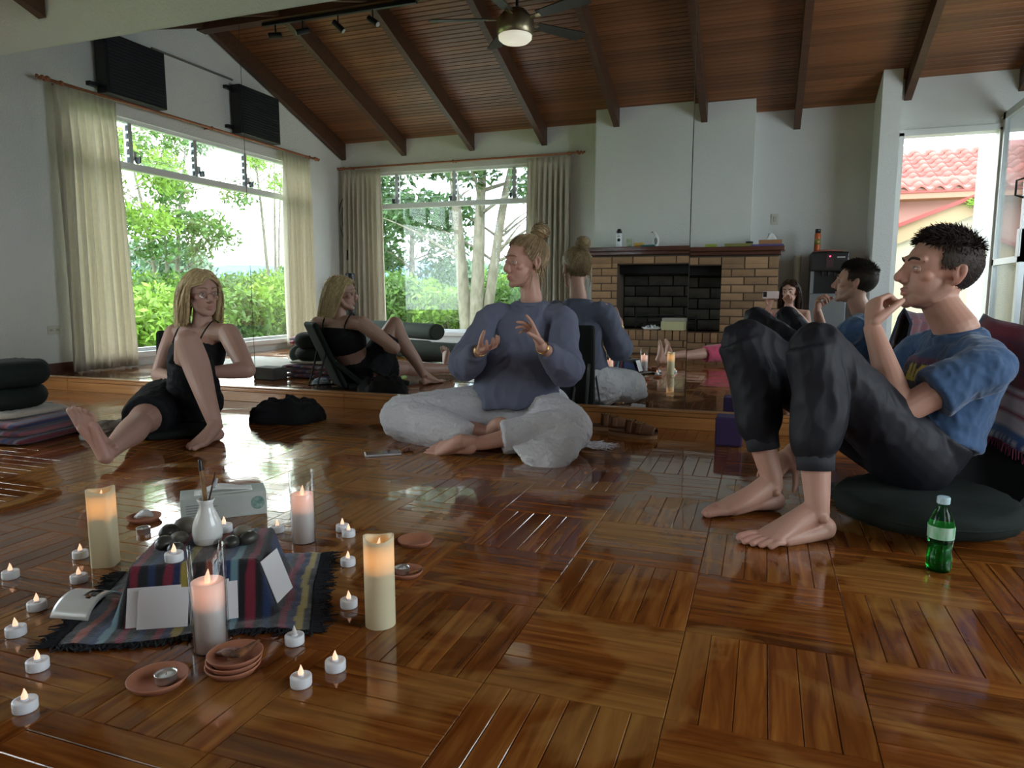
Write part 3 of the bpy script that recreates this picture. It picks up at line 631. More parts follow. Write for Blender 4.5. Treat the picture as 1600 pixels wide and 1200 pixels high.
# two tea lights stand on it
for (u, v), lab in (((-.045, -.092), 'glowing white tea light on the striped rug at the front of the altar'), ((.02, .085), 'glowing white tea light on the altar behind the white vase')):
    o = copy_tree(tl0); o.location = al(u, v, BZ+.0085); tag(o, lab, 'tea light', 'LED tea lights around the altar')
# striped rug: a cloth sheet that drapes over the box
def rug_h(u, v):
    du = max(abs(u)-HX, 0); dv = max(abs(v)-HY, 0); d = math.hypot(du, dv)
    if d <= 0: return BZ+.005
    t = min(d/.042, 1); return .004 + (BZ+.001)*(1-t)**1.25*(1 if t < 1 else 0) + .005*abs(noise.noise(V((u*22, v*22, 0))))*t + .001*t
RU, RV = .235, .205; NU, NV = 96, 72; vs = []; fs = []; cols = []
SC = [(.008, .007, .012), (.20, .015, .04), (.012, .02, .08), (.36, .27, .05), (.01, .01, .014), (.008, .008, .012), (.34, .07, .04), (.01, .012, .04), (.015, .04, .12), (.14, .26, .31), (.008, .008, .012), (.20, .012, .035), (.008, .008, .012), (.012, .03, .10)]
def stripe(u):
    k = int(math.floor((u+1)/.0165)); return SC[k % len(SC)]
for j in range(NV+1):
    for i in range(NU+1):
        u = -RU+2*RU*i/NU; v = -RV+2*RV*j/NV
        skew = .05*(v/RV)*(u/RU)
        p = al(u*(1.0 + .06*(v < 0)*(-v/RV)) - .05*max(0, -u-.15)*(v/RV), v - .10*max(0, -u-.12)*1.2 + .02*math.sin(u*14)+skew*.4, 0)
        q = p-AC; uu, vv = q.dot(ax), q.dot(ay)
        vs.append(p + V((0, 0, rug_h(uu, vv) + .0012*random.random()))); cols.append((*stripe(u + .004*math.sin(v*30)), 1))
for j in range(NV):
    for i in range(NU): q = j*(NU+1)+i; fs.append((q, q+1, q+NU+2, q+NU+1))
me = Acc().add(vs, fs).mesh('striped_rug', True)
def set_col(me, cols):
    a = me.color_attributes.new('Col', 'FLOAT_COLOR', 'POINT'); a.data.foreach_set('color', np.array(cols, np.float32).ravel())
set_col(me, cols)
rug_m = M('woven_rug', rough=.95, attr=True, bump=(420, .9, (1, 1, 1), .003), sheen=.3)
rug = link('striped_rug', me, rug_m); tag(rug, 'small multicoloured striped woven rug with black fringe draped over the altar', 'rug')
sm = rug.modifiers.new('s', 'SOLIDIFY'); sm.thickness = .004
fr = Acc()
def tassel(p, d, L):
    p = V(p); b = p + d*L*.55 + V((random.gauss(0, .004), random.gauss(0, .004), 0)); c = p + d*L + V((random.gauss(0, .008), random.gauss(0, .008), 0))
    b.z = max(.004, p.z*.5); c.z = .003 + .003*random.random()
    fr.loft([p, b, c], [.0022, .0024, .0012], seg=5, caps='flat')
for side in (-1, 1):
    for j in range(0, NV*3+1):
        i = 0 if side < 0 else NU; t = j/3; j0 = min(int(t), NV-1); pa, pb = V(vs[j0*(NU+1)+i]), V(vs[(j0+1)*(NU+1)+i]); p = pa.lerp(pb, t-j0)
        tassel(p, (ax*side + ay*random.gauss(0, .25)).normalized(), random.uniform(.022, .042))
for i in range(0, NU*2):
    t = i/2; i0 = min(int(t), NU-1); p = V(vs[i0]).lerp(V(vs[i0+1]), t-i0); tassel(p, (-ay+ax*random.gauss(0, .3)).normalized(), random.uniform(.008, .016))
o = fr.obj('fringe', M('rug_fringe', (.010, .010, .013), .95, rnd=.5), rug); o['kind'] = 'stuff'
# pillar candles
def flame_led(par, z, mat=led_glow, s=1.0): return Acc().loft([(0, 0, z), (0, 0, z+.008*s), (.001, 0, z+.018*s), (.002, .001, z+.030*s)], [.004*s, .0062*s, .0045*s, .0008], seg=12, sub=3).obj('flame', mat, par, True)
wax_a = M('cream_wax_shell', (.82, .75, .52), .45, transl=.22); wax_b = M('white_wax_shell', (.88, .88, .87), .45, transl=.22)
def led_lamp(par, z, power, color):
    """the LED inside a hollow wax candle"""
    l = bpy.data.lights.new('led_lamp', 'POINT'); l.energy = power; l.color = color; l.shadow_soft_size = .006
    o = bpy.data.objects.new('led_lamp', l); col.objects.link(o); o.parent = par; o.location = (0, 0, z)
    Acc().lathe([(.001, z-.030), (.0265, z-.030), (.0265, z-.027), (.001, z-.027)], seg=20).obj('light_stop_disc', black_plastic, par)  # hidden disc added to block the lamp's light from the lower wax
def pillar(label, loc, square=False, h=.195, rz=0):
    r = empty('pillar_candle', loc, rz, label=label, cat='candle', group='cream LED pillar candles')
    n = 40; vs = []; fs = []; R = .032
    def rad(a):
        if not square: return R
        c, s = abs(math.cos(a)), abs(math.sin(a)); return .029/((c**5+s**5)**(1/5))
    rows = [(1, 0), (1, .002), (1, h-.012)]
    for f, z in rows:
        for k in range(n): a = 2*PI*k/n; vs.append((rad(a)*f*math.cos(a), rad(a)*f*math.sin(a), z))
    for f, dz in ((1, 0), (.93, .001), (.86, -.004), (.8, -.018), (.0, -.020)):
        for k in range(n): a = 2*PI*k/n; vs.append((rad(a)*f*math.cos(a), rad(a)*f*math.sin(a), h + dz + (.0045*math.sin(2*a+.6) if f > .83 else 0)))
    m = 8
    for i in range(m-1):
        for k in range(n): fs.append((i*n+k, i*n+(k+1) % n, (i+1)*n+(k+1) % n, (i+1)*n+k))
    fs.append(tuple(range(n))[::-1])
    Acc().add(vs, fs).obj('wax', wax_a, r, True)
    flame_led(r, h-.02, led_glow, .6); led_lamp(r, h-.042, .034, (1, .42, .12))
pillar('square cream LED pillar candle standing on the floor by the clay dish', (-1.585, -2.405, 0), True, .20, .5)
pillar('round cream LED pillar candle standing alone on the floor', (-.742, -2.455, 0), False, .192)
glass_m = pane_mat('candle_glass', (.96, .97, .97))
def glass_candle(label, loc, h=.205, R=.035, wax_h=.14):
    r = empty('glass_candle', loc, label=label, cat='candle', group='LED candles in glass cylinders')
    Acc().lathe([(.001, .003), (R-.004, .003), (R-.004, wax_h), (R-.006, wax_h+.001), (.012, wax_h-.003), (.001, wax_h-.003)], seg=32).obj('wax', wax_b, r, True)
    Acc().lathe([(.001, 0), (R-.001, 0), (R, .002), (R, h), (R-.0012, h+.0008), (R-.0024, h), (R-.0024, .0028), (.001, .0028)], seg=40).obj('glass_cylinder', glass_m, r, True)
    flame_led(r, wax_h-.003, led_glow, .9); led_lamp(r, wax_h-.020, .030, (1, .36, .20))
glass_candle('LED candle in a clear glass cylinder in front of the altar', (-1.005, -2.66, 0), .212)
glass_candle('LED candle in a clear glass cylinder behind the altar rug', (-1.203, -2.09, 0), .205)
# clay saucers
def saucer(nm, label, loc, R=.05, h=.016, group='terracotta saucers', tilt=0):
    o = Acc().lathe([(.001, .004), (R*.72, .004), (R*.95, h), (R, h), (R*.99, h-.003), (R*.78, 0), (.001, 0)], seg=36).obj(nm, terracotta, None, True)
    o.location = loc; o.rotation_euler = (tilt, 0, 0); return tag(o, label, 'saucer', group)
foil = M('foil', (.62, .60, .58), .32, metal=.85); wax_white = M('white_wax', (.78, .77, .74), .45, sss=.2)
def foil_candle(label, loc, R=.0185, h=.016):
    r = empty('foil_tea_light', loc, label=label, cat='tea light', group='foil cup tea lights')
    Acc().lathe([(.001, 0), (R*.96, 0), (R, .002), (R, h), (R*1.06, h+.0005), (R*.96, h), (R*.96, .006), (.001, .006)], seg=28).obj('foil_cup', foil, r, True)
    Acc().lathe([(.001, .006), (R*.95, .006), (R*.95, h*.8), (.001, h*.78)], seg=24).obj('wax', wax_white, r, True)
    Acc().loft([(0, 0, h*.75), (.001, 0, h*.75+.006)], [.0007, .0005], seg=6).obj('wick', black_plastic, r)
saucer('clay_saucer', 'wide terracotta saucer holding a foil tea light in front of the altar', (-1.000, -2.795, 0), .052)
foil_candle('white foil tea light on the wide terracotta saucer in front of the altar', (-.988, -2.788, .0045))
for k, lab in enumerate(('lowest terracotta saucer of the stack by the glass candle', 'middle terracotta saucer of the stack by the glass candle', 'top terracotta saucer of the stack, holding burnt herbs')):
    saucer('clay_saucer', lab, (-.905+.002*k, -2.712+.001*k, .0105*k), .05, .016)
burnt = M('burnt_wood', (.06, .03, .02), .8, var=(60, (.32, .12, .04))); shell_m = M('dried_petal', (.42, .25, .22), .6, var=(50, (.16, .07, .06)))
for k, (dx, dy, an, L, lab) in enumerate(((-.012, .004, .4, .05, 'pale dried herb twig on the top clay saucer'), (.016, .006, 1.1, .055, 'charred brown herb stick leaning on the top clay saucer rim'), (.004, -.014, -.2, .045, 'dark burnt stick across the top clay saucer'))):
    d = V((math.cos(an), math.sin(an), 0)); c = V((-.901+dx, -2.71+dy, .030+.003*k))
    o = Acc().loft([c-d*L/2, c-d*L*.1+V((0, 0, .004)), c+d*L/2+V((0, 0, .006 if k != 1 else .016))], [.004, .008, .003], seg=8, sub=3).obj('herb_stick', shell_m if k == 0 else burnt, None, True); tag(o, lab, 'herb stick', 'burnt herbs on the saucer')
saucer('clay_saucer', 'empty terracotta saucer on the floor behind the round cream pillar', (-.895, -2.0, 0), .05, .016)
saucer('clay_saucer', 'small terracotta saucer with foil tea light beside the round cream pillar', (-.815, -2.205, 0), .042, .014)
foil_candle('used foil tea light on the small terracotta saucer by the round cream pillar', (-.825, -2.205, .0045), .0175)
for k in range(3):
    o = Acc().loft([(-.80+.006*k, -2.215+.009*k, .012), (-.788+.005*k, -2.207+.012*k, .016)], [.004, .002], seg=7).obj('ash_crumb', burnt, None, True); tag(o, 'small charred crumb beside the foil tea light on the saucer', 'ash crumb', 'ash crumbs on the small saucer')
saucer('clay_saucer', 'terracotta saucer with crumpled foil behind the square cream candle', (-1.785, -2.10, 0), .05, .015)
o = Acc().loft([(-1.805, -2.11, .012), (-1.785, -2.095, .022), (-1.765, -2.09, .016)], [.006, .013, .007], seg=10, sub=3).obj('crumpled_foil', M('crumpled_foil_white', (.72, .72, .72), .35, metal=.3, bump=(150, 1)), None, True); tag(o, 'crumpled white foil lying in the far terracotta saucer', 'foil')
foil_candle('foil tea light standing alone beside the square cream candle', (-1.69, -2.19, 0), .019, .017)
saucer('clay_saucer', 'terracotta saucer half under stones behind the altar', al(-.165, .21, .012), .042, .016)
# stones, crystal, vase, cards, holder, tissue box
stone_m = [M('stone_dark', (.028, .028, .026), .35, var=(12, (.07, .065, .055))), M('stone_grey', (.11, .10, .085), .6, var=(15, (.2, .18, .14))), M('stone_pale', (.28, .24, .18), .6, var=(20, (.14, .12, .1)))]
ST = [(-.125, .06, .028, 0, 'dark grey pebble at the altar edge by the clay saucer'), (-.10, .09, .032, 1, 'large speckled grey pebble behind the vase'), (-.095, .025, .022, 1, 'small grey pebble against the vase'), (-.115, -.015, .026, 0, 'black flat pebble in front of the vase, beside the front tea light'), (-.085, -.045, .020, 0, 'black pebble between tea light and vase'), (.045, .03, .026, 2, 'pale brown pebble beside the vase'), (.03, -.025, .022, 0, 'black pebble at the foot of the vase'), (.065, -.01, .024, 0, 'rough black stone at the altar edge'), (-.06, .098, .020, 1, 'round grey pebble behind the altar pebbles')]
for u, v, s, k, lab in [(a_+.03, b_, c_2, d_, e_) for a_, b_, c_2, d_, e_ in ST]:
    a = Acc().ell((0, 0, 0), (s, s*.8, s*.62), seg=18, rings=12); me = a.mesh('altar_pebble', True)
    for w in me.vertices: w.co *= 1+.10*noise.noise(V(w.co)*45+V((u*50, v*50, 0)))
    o = link('altar_pebble', me, stone_m[k]); o.location = al(u, v, BZ+.0085+s*.55); o.rotation_euler.z = random.uniform(0, 3); tag(o, lab, 'pebble', 'pebbles on the altar')
o = Acc().lathe([(.001, -.038), (.016, -.028), (.019, .012), (.001, .040)], seg=6).obj('amethyst_crystal', M('amethyst', (.38, .19, .26), .12, trans=.35, coat=.5)); o.location = al(-.175, .125, .05); o.rotation_euler = (1.1, .35, .3); tag(o, 'pink purple crystal point leaning at the altar side', 'crystal')
r = empty('bud_vase', al(.0, .012, BZ+.0085), label='white glazed bud vase holding sticks on the altar', cat='vase')
Acc().lathe([(.001, 0), (.026, 0), (.030, .004), (.0335, .025), (.031, .048), (.022, .07), (.0155, .085), (.0150, .094), (.0195, .104), (.0185, .1045), (.0130, .094), (.0125, .085), (.001, .08)], seg=36).obj('vase_body', M('white_glaze', (.74, .74, .72), .18, coat=.3), r, True)
for k, (p, q, rr, m_, lab) in enumerate((((.0, .0, .085), (-.022, .012, .185), .0048, M('palo_wood', (.40, .24, .11), .7, var=(30, (.2, .1, .05))), 'thick wooden incense stick with charred tip in the vase'), ((.006, -.004, .085), (.02, .012, .165), .0018, M('dark_stick', (.05, .02, .02), .6), 'thin dark stick standing in the vase'))):
    base = r.location; o = Acc().loft([base+V(p), base+V(p).lerp(V(q), .5)+V((.001, 0, 0)), base+V(q)], [rr, rr*1.15, rr*.8], seg=10, sub=3).obj('incense_stick', m_, None, True); tag(o, lab, 'stick', 'sticks in the vase')
    if k == 0: Acc().loft([base+V(p).lerp(V(q), .82), base+V(q)*1.0+V((0, 0, .004))], [rr*1.05, rr*.9], seg=10).obj('charred_tip', black_plastic, o, True)
    else: Acc().loft([base+V((.018, .01, .135)), base+V((.024, .012, .15))], [.006, .003], seg=8).obj('plastic_tip', M('clear_tip', (.7, .72, .75), .2, trans=.5), o, True)
card_m = M('card_white', (.76, .75, .78), .6)
def card(label, u, v, yaw, lean, w=.085, h=.058, z0=.004, face=-1):
    o = bx('note_card', card_m, -w/2, w/2, -.0006, .0006, 0, h); p = al(u, v, z0); o.location = p; o.rotation_euler = (lean, 0, AR+yaw); tag(o, label, 'card', 'white cards leaning on the altar'); return o
card('white card leaning on the front of the rug, outermost of the fan', -.075, -.160, .02, -.36, .105, .080, .012)
card('white card leaning on the front of the rug, on top of the fan', -.055, -.168, -.02, -.36, .10, .080, .010)
card('white card in the fan behind the front glass candle', .045, -.160, .1, -.38, .06, .085, .012)
card('ruled white card tucked at the end of the fan', .068, -.155, .16, -.38, .05, .078, .012)
card('white card leaning on the side of the altar towards the round pillar', .178, -.07, 1.30, -.35, .085, .10, .02)
# arched white incense holder
vs = []; fs = []; n = 20; m_ = 12; Rr = .055
for t_ in (0, .004):
    for j in range(m_+1):
        for i in range(n+1):
            a = PI*(.12+.76*i/n); v = -.045+.09*j/m_
            vs.append(((Rr-t_)*1.15*math.cos(a), v, (Rr-t_)*math.sin(a)-.021))
K = (n+1)*(m_+1)
for j in range(m_):
    for i in range(n):
        q = j*(n+1)+i
        if (i-n/2+.5)**2/9+(j-m_/2+2.5)**2/5 < 1: continue
        fs.append((q, q+1, q+n+2, q+n+1)); fs.append((K+q, K+q+n+1, K+q+n+2, K+q+1))
for i in range(n):
    for j in (0, m_): q = j*(n+1)+i; fs.append((q, q+1, K+q+1, K+q))
for j in range(m_):
    for i in (0, n): q = j*(n+1)+i; fs.append((q, q+n+1, K+q+n+1, K+q))
o = Acc().add(vs, fs).obj('arched_holder', M('holder_glaze', (.70, .70, .68), .2, coat=.3), None, True); o.location = (-1.375, -2.625, .013); o.rotation_euler = (0, 0, math.radians(100)); tag(o, 'white ceramic arched burner with round opening at the rug corner', 'burner')
# tissue carton
tb = empty('tissue_carton', (-1.60, -1.96, 0), math.radians(44), label='pale green tissue carton lying behind the altar', cat='tissue box')
tcm = M('carton_green', (.40, .45, .42), .55, var=(7, (.58, .60, .57)))
bx('carton', tcm, -.125, .125, -.055, .055, 0, .075, tb, bevel=.002)
bx('top_film', M('film', (.66, .67, .65), .3, bump=(30, .6)), -.085, .085, -.03, .03, .0752, .077, tb)
Acc().loft([(-.07, 0, .076), (-.02, .006, .088), (.03, -.004, .085), (.08, 0, .077)], [(.02, .003), (.03, .008), (.026, .006), (.015, .002)], side=(0, 1, 0), seg=12, sub=4).obj('tissue', tissue_m, tb, True)
Acc().lathe([(.001, 0), (.021, 0), (.021, .001)], seg=24, M=Matrix.Translation((.098, -.0552, .04)) @ Matrix.Rotation(PI/2, 4, 'X')).obj('round_emblem', M('emblem_teal', (.06, .20, .17), .5, var=(60, (.4, .5, .45))), tb)
for k in range(5): bx('print_line', M('print_grey', (.25, .28, .28), .6), -.11, -.03+.01*(k % 2), -.0556, -.055, .018+.008*k, .021+.008*k, tb)
# phone, sandals, bottle, purple block
ph = empty('mobile_phone', (-1.545, -1.06, 0), math.radians(36), label='mobile phone lying face up beside the woman in white trousers', cat='phone')
bx('phone_case', M('phone_case', (.55, .52, .56), .4), -.078, .078, -.038, .038, 0, .009, ph, bevel=.004); bx('screen', M('screen_black', (.01, .01, .012), .05, coat=1), -.073, .073, -.034, .034, .0091, .0096, ph)
bd = Acc()
for k in range(26): bd.ell((.085+.03*math.cos(k*.9)*(.3+k*.02), .0+.018*math.sin(k*1.7), .006+.004*(k % 2)), (.0055,)*3, seg=8, rings=6)
o = bd.obj('bead_strand', M('beads_brown', (.16, .06, .04), .4)); o.location = (-1.555+.02, -1.02, 0); o.rotation_euler.z = .6; tag(o, 'small strand of brown beads next to the phone', 'beads')
leather = M('suede_brown', (.13, .055, .022), .8); buckle = M('brass_buckle', (.7, .5, .2), .25, metal=1); cork = M('cork_sole', (.36, .20, .10), .85)
def sandal(label, loc, rz):
    r = empty('sandal', loc, rz, label=label, cat='sandal', group='brown suede clogs')
    vs = []; n = 28
    def outline(t): a = 2*PI*t; return (.125*math.cos(a), (.042+.008*math.cos(a))*math.sin(a))
    a = Acc(); a.prism([outline(k/n) for k in range(n)], 0, .018, 'z'); a.obj('sole', cork, r)
    Acc().prism([(x*1.01, y*1.02) for x, y in [outline(k/n) for k in range(n)]], .018, .026, 'z').obj('footbed', leather, r)
    vs = []; fs = []; m_, q_ = 12, 14
    for j in range(m_+1):
        t = j/m_; x = .118-.15*t; w = (.030+.022*math.sin(PI*min(1, t*.9+.15))); h = .03+.035*t**.8
        for i in range(q_+1): b = PI*i/q_; vs.append((x, w*math.cos(b), .02+h*math.sin(b)))
    for j in range(m_):
        for i in range(q_): k = j*(q_+1)+i; fs.append((k, k+1, k+q_+2, k+q_+1))
    o = Acc().add(vs, fs).obj('upper', leather, r, True); s = o.modifiers.new('s', 'SOLIDIFY'); s.thickness = .004
    for k, (x, z) in enumerate(((.04, .068), (-.005, .08))):
        st = Acc().loft([(x, -.055, .03), (x, -.035, z-.008), (x, 0, z+.006), (x, .035, z-.008), (x, .055, .03)], [(.014, .002)]*5, side=(1, 0, 0), seg=8, sub=4).obj('strap', leather, r, True)
        b = Acc(); 
        for p, q in (((-.016, -.02), (.016, -.02)), ((.016, -.02), (.016, .012)), ((.016, .012), (-.016, .012)), ((-.016, .012), (-.016, -.02)), ((0, -.02), (0, .012))): b.loft([(x+p[0], p[1]-.012, z+.006), (x+q[0], q[1]-.012, z+.006)], [.0022]*2, seg=6)
        b.obj('buckle', buckle, st)
sandal('brown suede buckled clog in front of the plinth, nearer the purple block', (-.585, -.30, 0), math.radians(-8)); sandal('brown suede buckled clog in front of the plinth, nearer the white trousers', (-.74, -.17, 0), math.radians(8))
bt = empty('soda_bottle', (.445, -1.72, 0), .4, label='small green plastic soda bottle with pale cap standing on the floor', cat='bottle')
gp = bpy.data.materials.new('green_pet'); gp.use_nodes = True; N, L = gp.node_tree.nodes, gp.node_tree.links; b = N['Principled BSDF']
for k, v_ in (('Base Color', (.16, .80, .28, 1)), ('Roughness', .03), ('Transmission Weight', 1.0), ('IOR', 1.25)): b.inputs[k].default_value = v_
Acc().lathe([(.001, .004), (.022, 0), (.027, .003), (.029, .014), (.0285, .04), (.026, .055), (.0285, .075), (.030, .09), (.030, .118), (.028, .13), (.020, .150), (.0135, .166), (.012, .172), (.012, .178)], seg=36).obj('bottle_body', gp, bt, True)
Acc().lathe([(.001, .008), (.020, .006), (.025, .014), (.0245, .04), (.0225, .055), (.024, .07), (.001, .07)], seg=28).obj('drink', M('green_drink', (.02, .30, .06), .05, trans=.8), bt, True)
lab_m = M('bottle_label', (.03, .38, .10), .4, var=(55, (.55, .66, .58), (1, 1, .25)))
Acc().lathe([(.0304, .088), (.0304, .120)], seg=36, close=False).obj('label', lab_m, bt, True)
bx('label_panel', M('label_white', (.66, .70, .66), .5), .0295, .0308, -.010, .010, .094, .115, bt); 
for k in range(4): bx('label_print', M('label_ink', (.05, .2, .08), .6), .0306, .031, -.008, .006-.002*(k % 2), .097+.0045*k, .0985+.0045*k, bt)
Acc().lathe([(.0145, .176), (.0150, .178), (.0150, .191), (.0138, .193), (.001, .193)], seg=30).obj('bottle_cap', M('cap_pale', (.45, .62, .66), .4), bt, False)
o = bx('yoga_block', M('purple_foam', (.055, .035, .12), .85), -.045, .075, -.06, .06, 0, .135, bevel=.008); o.location = (-.145, -.33, 0); tag(o, 'dark purple foam yoga block standing in front of the plinth', 'yoga block')
# ------------------------------------------------------------------ people: shared builders
def remesh(acc, voxel, smooth=6, fac=.5):
    me = acc.mesh('tmp'); o = bpy.data.objects.new('tmp', me); col.objects.link(o)
    m = o.modifiers.new('r', 'REMESH'); m.mode = 'VOXEL'; m.voxel_size = voxel
    if smooth: s = o.modifiers.new('s', 'SMOOTH'); s.iterations = smooth; s.factor = fac
    dg = bpy.context.evaluated_depsgraph_get(); dg.update(); out = bpy.data.meshes.new_from_object(o.evaluated_get(dg))
    bpy.data.objects.remove(o); out.polygons.foreach_set('use_smooth', np.ones(len(out.polygons), bool)); return out
def verts(me): a = np.zeros(len(me.vertices)*3, np.float32); me.vertices.foreach_get('co', a); return a.reshape(-1, 3)
def norms(me): a = np.zeros(len(me.vertices)*3, np.float32); me.vertices.foreach_get('normal', a); return a.reshape(-1, 3)
def setco(me, c): me.vertices.foreach_set('co', np.ascontiguousarray(c, np.float32).ravel()); me.update()
def folds(me, amp, freq, stretch=(1, 1, 1), keep=None):
    c, n = verts(me), norms(me); d = np.array([noise.noise(V((p[0]*freq*stretch[0], p[1]*freq*stretch[1], p[2]*freq*stretch[2]))) for p in c])
    d2 = np.array([noise.noise(V((p[0]*freq*2.3*stretch[0]+7, p[1]*freq*2.3*stretch[1], p[2]*freq*2.3*stretch[2]))) for p in c])
    d = amp*(1-2.4*np.abs(d)) + .5*amp*(1-2.4*np.abs(d2))      # creased
    if keep is not None: d = d*keep(c)
    setco(me, c+n*d[:, None])
def paint(me, base, spots=()):
    """skin colour with soft patches: (centre, radius, colour, strength)"""
    c = verts(me); out = np.tile(np.array(base, np.float32), (len(c), 1))
    for ctr, rad, colr, k in spots:
        q = (c-np.array(ctr))
        d = np.sqrt(((q/np.array(rad))**2).sum(1)) if isinstance(rad, (tuple, list, np.ndarray)) else np.linalg.norm(q, axis=1)/rad
        w = (np.clip(1.35-d, 0, 1)*k).clip(0, 1)[:, None]; out = out*(1-w)+np.array(colr)*w
    set_col(me, np.c_[out, np.ones(len(c))])
skin_m = M('skin', rough=.48, attr=True, sss=.12, bump=(260, .12, (1, 1, 1), .002))
eye_m = M('eye', rough=.08, attr=True); lid_m = M('eyelid_skin', rough=.5, attr=True)
class Head:
    """head frame: x to the person's right, y forward, z up; origin between the ears"""
    def __init__(s, c, fwd, up=(0, 0, 1), k=1.0):
        f = V(fwd).normalized(); u = V(up); u = (u-f*u.dot(f)).normalized(); r = f.cross(u); s.k = k; s.c = V(c); s.R = Matrix((r, f, u)).transposed()
    def p(s, x, y, z): return s.c + s.R @ (V((x, y, z))*s.k)
    def d(s, x, y, z): return s.R @ V((x, y, z))
    def build(s, a, woman=False, neck=None, ear=True):
        k = s.k; E = lambda c, r, M_=None: a.ell(s.p(*c), [q*k for q in r], s.R @ M_ if M_ is not None else s.R, seg=28, rings=18)
        C = lambda p, r, **kw: a.loft([s.p(*q) for q in p], [q*k if not isinstance(q, tuple) else (q[0]*k, q[1]*k) for q in r], side=kw.pop('side', None), **kw)
        j = .92 if woman else 1
        E((0, -.012, .035), (.075, .098, .086)); E((0, .030, .02), (.066*j, .064, .075)); E((0, .034, -.035), (.058*j, .058, .072))
        E((0, .040, -.076), (.046*j, .047, .036)); E((0, .074 if woman else .078, -.098), (.019*j, .017, .016))
        for sx in (-1, 1):
            C([(sx*.052*j, -.004, -.040), (sx*.041*j, .030, -.076), (sx*.014, .070, -.094)], [.019, .018, .014], seg=12)     # jaw line
            E((sx*.040*j, .054, -.016), (.022, .022, .020)); E((sx*.012, .099, -.034), (.0085, .010, .0075))
            C([(sx*.045*j, .074, .031), (sx*.018, .091, .030)], [.006 if woman else .0115, .0065 if woman else .012], seg=10)                     # brow
            if ear:
                C([(sx*.074, -.016, .022), (sx*.083, -.026, .018), (sx*.083, -.026, -.004), (sx*.077, -.016, -.026), (sx*.072, -.010, -.030)], [.006, .0075, .007, .007, .006], seg=10, sub=3)
                C([(sx*.074, -.012, .02), (sx*.079, -.008, .004), (sx*.075, -.012, -.024)], [.006, .004, .006], seg=8, sub=2)
                E((sx*.072, -.016, -.002), (.006, .014, .022))
        C([(0, .093, .022), (0, .104, .0), (0, .116, -.022), (0, .116, -.029)] if not woman else [(0, .092, .022), (0, .100, .0), (0, .110, -.023), (0, .109, -.029)], [.0085, .0085, .0115, .0105] if not woman else [.007, .007, .0095, .009], seg=12, sub=3)
        C([(0, .082, .026), (0, .089, .002), (0, .098, -.020), (0, .095, -.032)], [.0125, .0135, .0155, .0145], seg=14, sub=3)      # nose base
        C([(-.021, .083, -.064), (-.009, .0955, -.0585), (0, .096, -.0605), (.009, .0955, -.0585), (.021, .083, -.064)], [.003, .0046, .0044, .0046, .003], seg=10, sub=3)
        C([(-.020, .083, -.0665), (0, .0945, -.0735), (.020, .083, -.0665)], [.003, .0056, .003], seg=10, sub=4)
        if neck is not None:
            w = .046 if woman else .053
            a.loft([s.p(0, -.015, -.02), s.p(0, -.018, -.085), V(neck)], [w*k, w*k*.97, w*k*1.12], seg=20, sub=3)
    def eyes(s, par, iris, lid, open_=.32, gaze=(0, 1, -.1), lash=(.03, .02, .02)):
        g = (s.R @ V(gaze)).normalized(); R = .0125*s.k
        for sx in (-1, 1):
            c = s.p(sx*.0315, .0775, .004); a = Acc().ell((0, 0, 0), (R,)*3, seg=24, rings=16); me = a.mesh('eye', True); cl = []
            for v in me.vertices:
                an = v.co.normalized().angle(g); cl.append((.01, .01, .01, 1) if an < .22 else ((*iris, 1) if an < .48 else (.70, .66, .62, 1)))
            set_col(me, cl); o = link('eye', me, eye_m, par); o.location = c
            # lids: two skin caps that leave an almond opening
            vs = []; fs = []; cl = []; n, m_ = 20, 8; rr = R*1.13
            for up in (1, -1):
                b = len(vs)
                for j in range(m_+1):
                    for i in range(n+1):
                        az = PI*(i/n)-PI/2; edge_ = (open_*.95 if up > 0 else open_*.55)*max(0, math.cos(az*1.15))**.8 - (.10 if up > 0 else -.02)*0
                        el = edge_*up + (PI/2*1.0*up-edge_*up)*(j/m_)
                        d = V((math.sin(az)*math.cos(el), math.cos(az)*math.cos(el), math.sin(el))); vs.append(s.R @ (d*rr)); cl.append((*(lash if (j == 0 and up > 0) else lid), 1))
                for j in range(m_):
                    for i in range(n): q = b+j*(n+1)+i; fs.append((q, q+1, q+n+2, q+n+1))
            me = Acc().add(vs, fs).mesh('eyelid', True); set_col(me, cl); o = link('eyelid', me, lid_m, par); o.location = c
    def brows(s, par, mat, r=.0036, lift=0):
        for sx in (-1, 1):
            Acc().loft([s.p(sx*.014, .1005, .026+lift), s.p(sx*.030, .0985, .033+lift), s.p(sx*.045, .086, .030+lift), s.p(sx*.053, .074, .024+lift)], [(.0022*s.k, r*s.k), (.0026*s.k, r*s.k), (.0022*s.k, r*.8*s.k), (.001*s.k, r*.3*s.k)], side=tuple(s.d(0, 1, 0)), seg=8, sub=3).obj('eyebrow', mat, par, True)
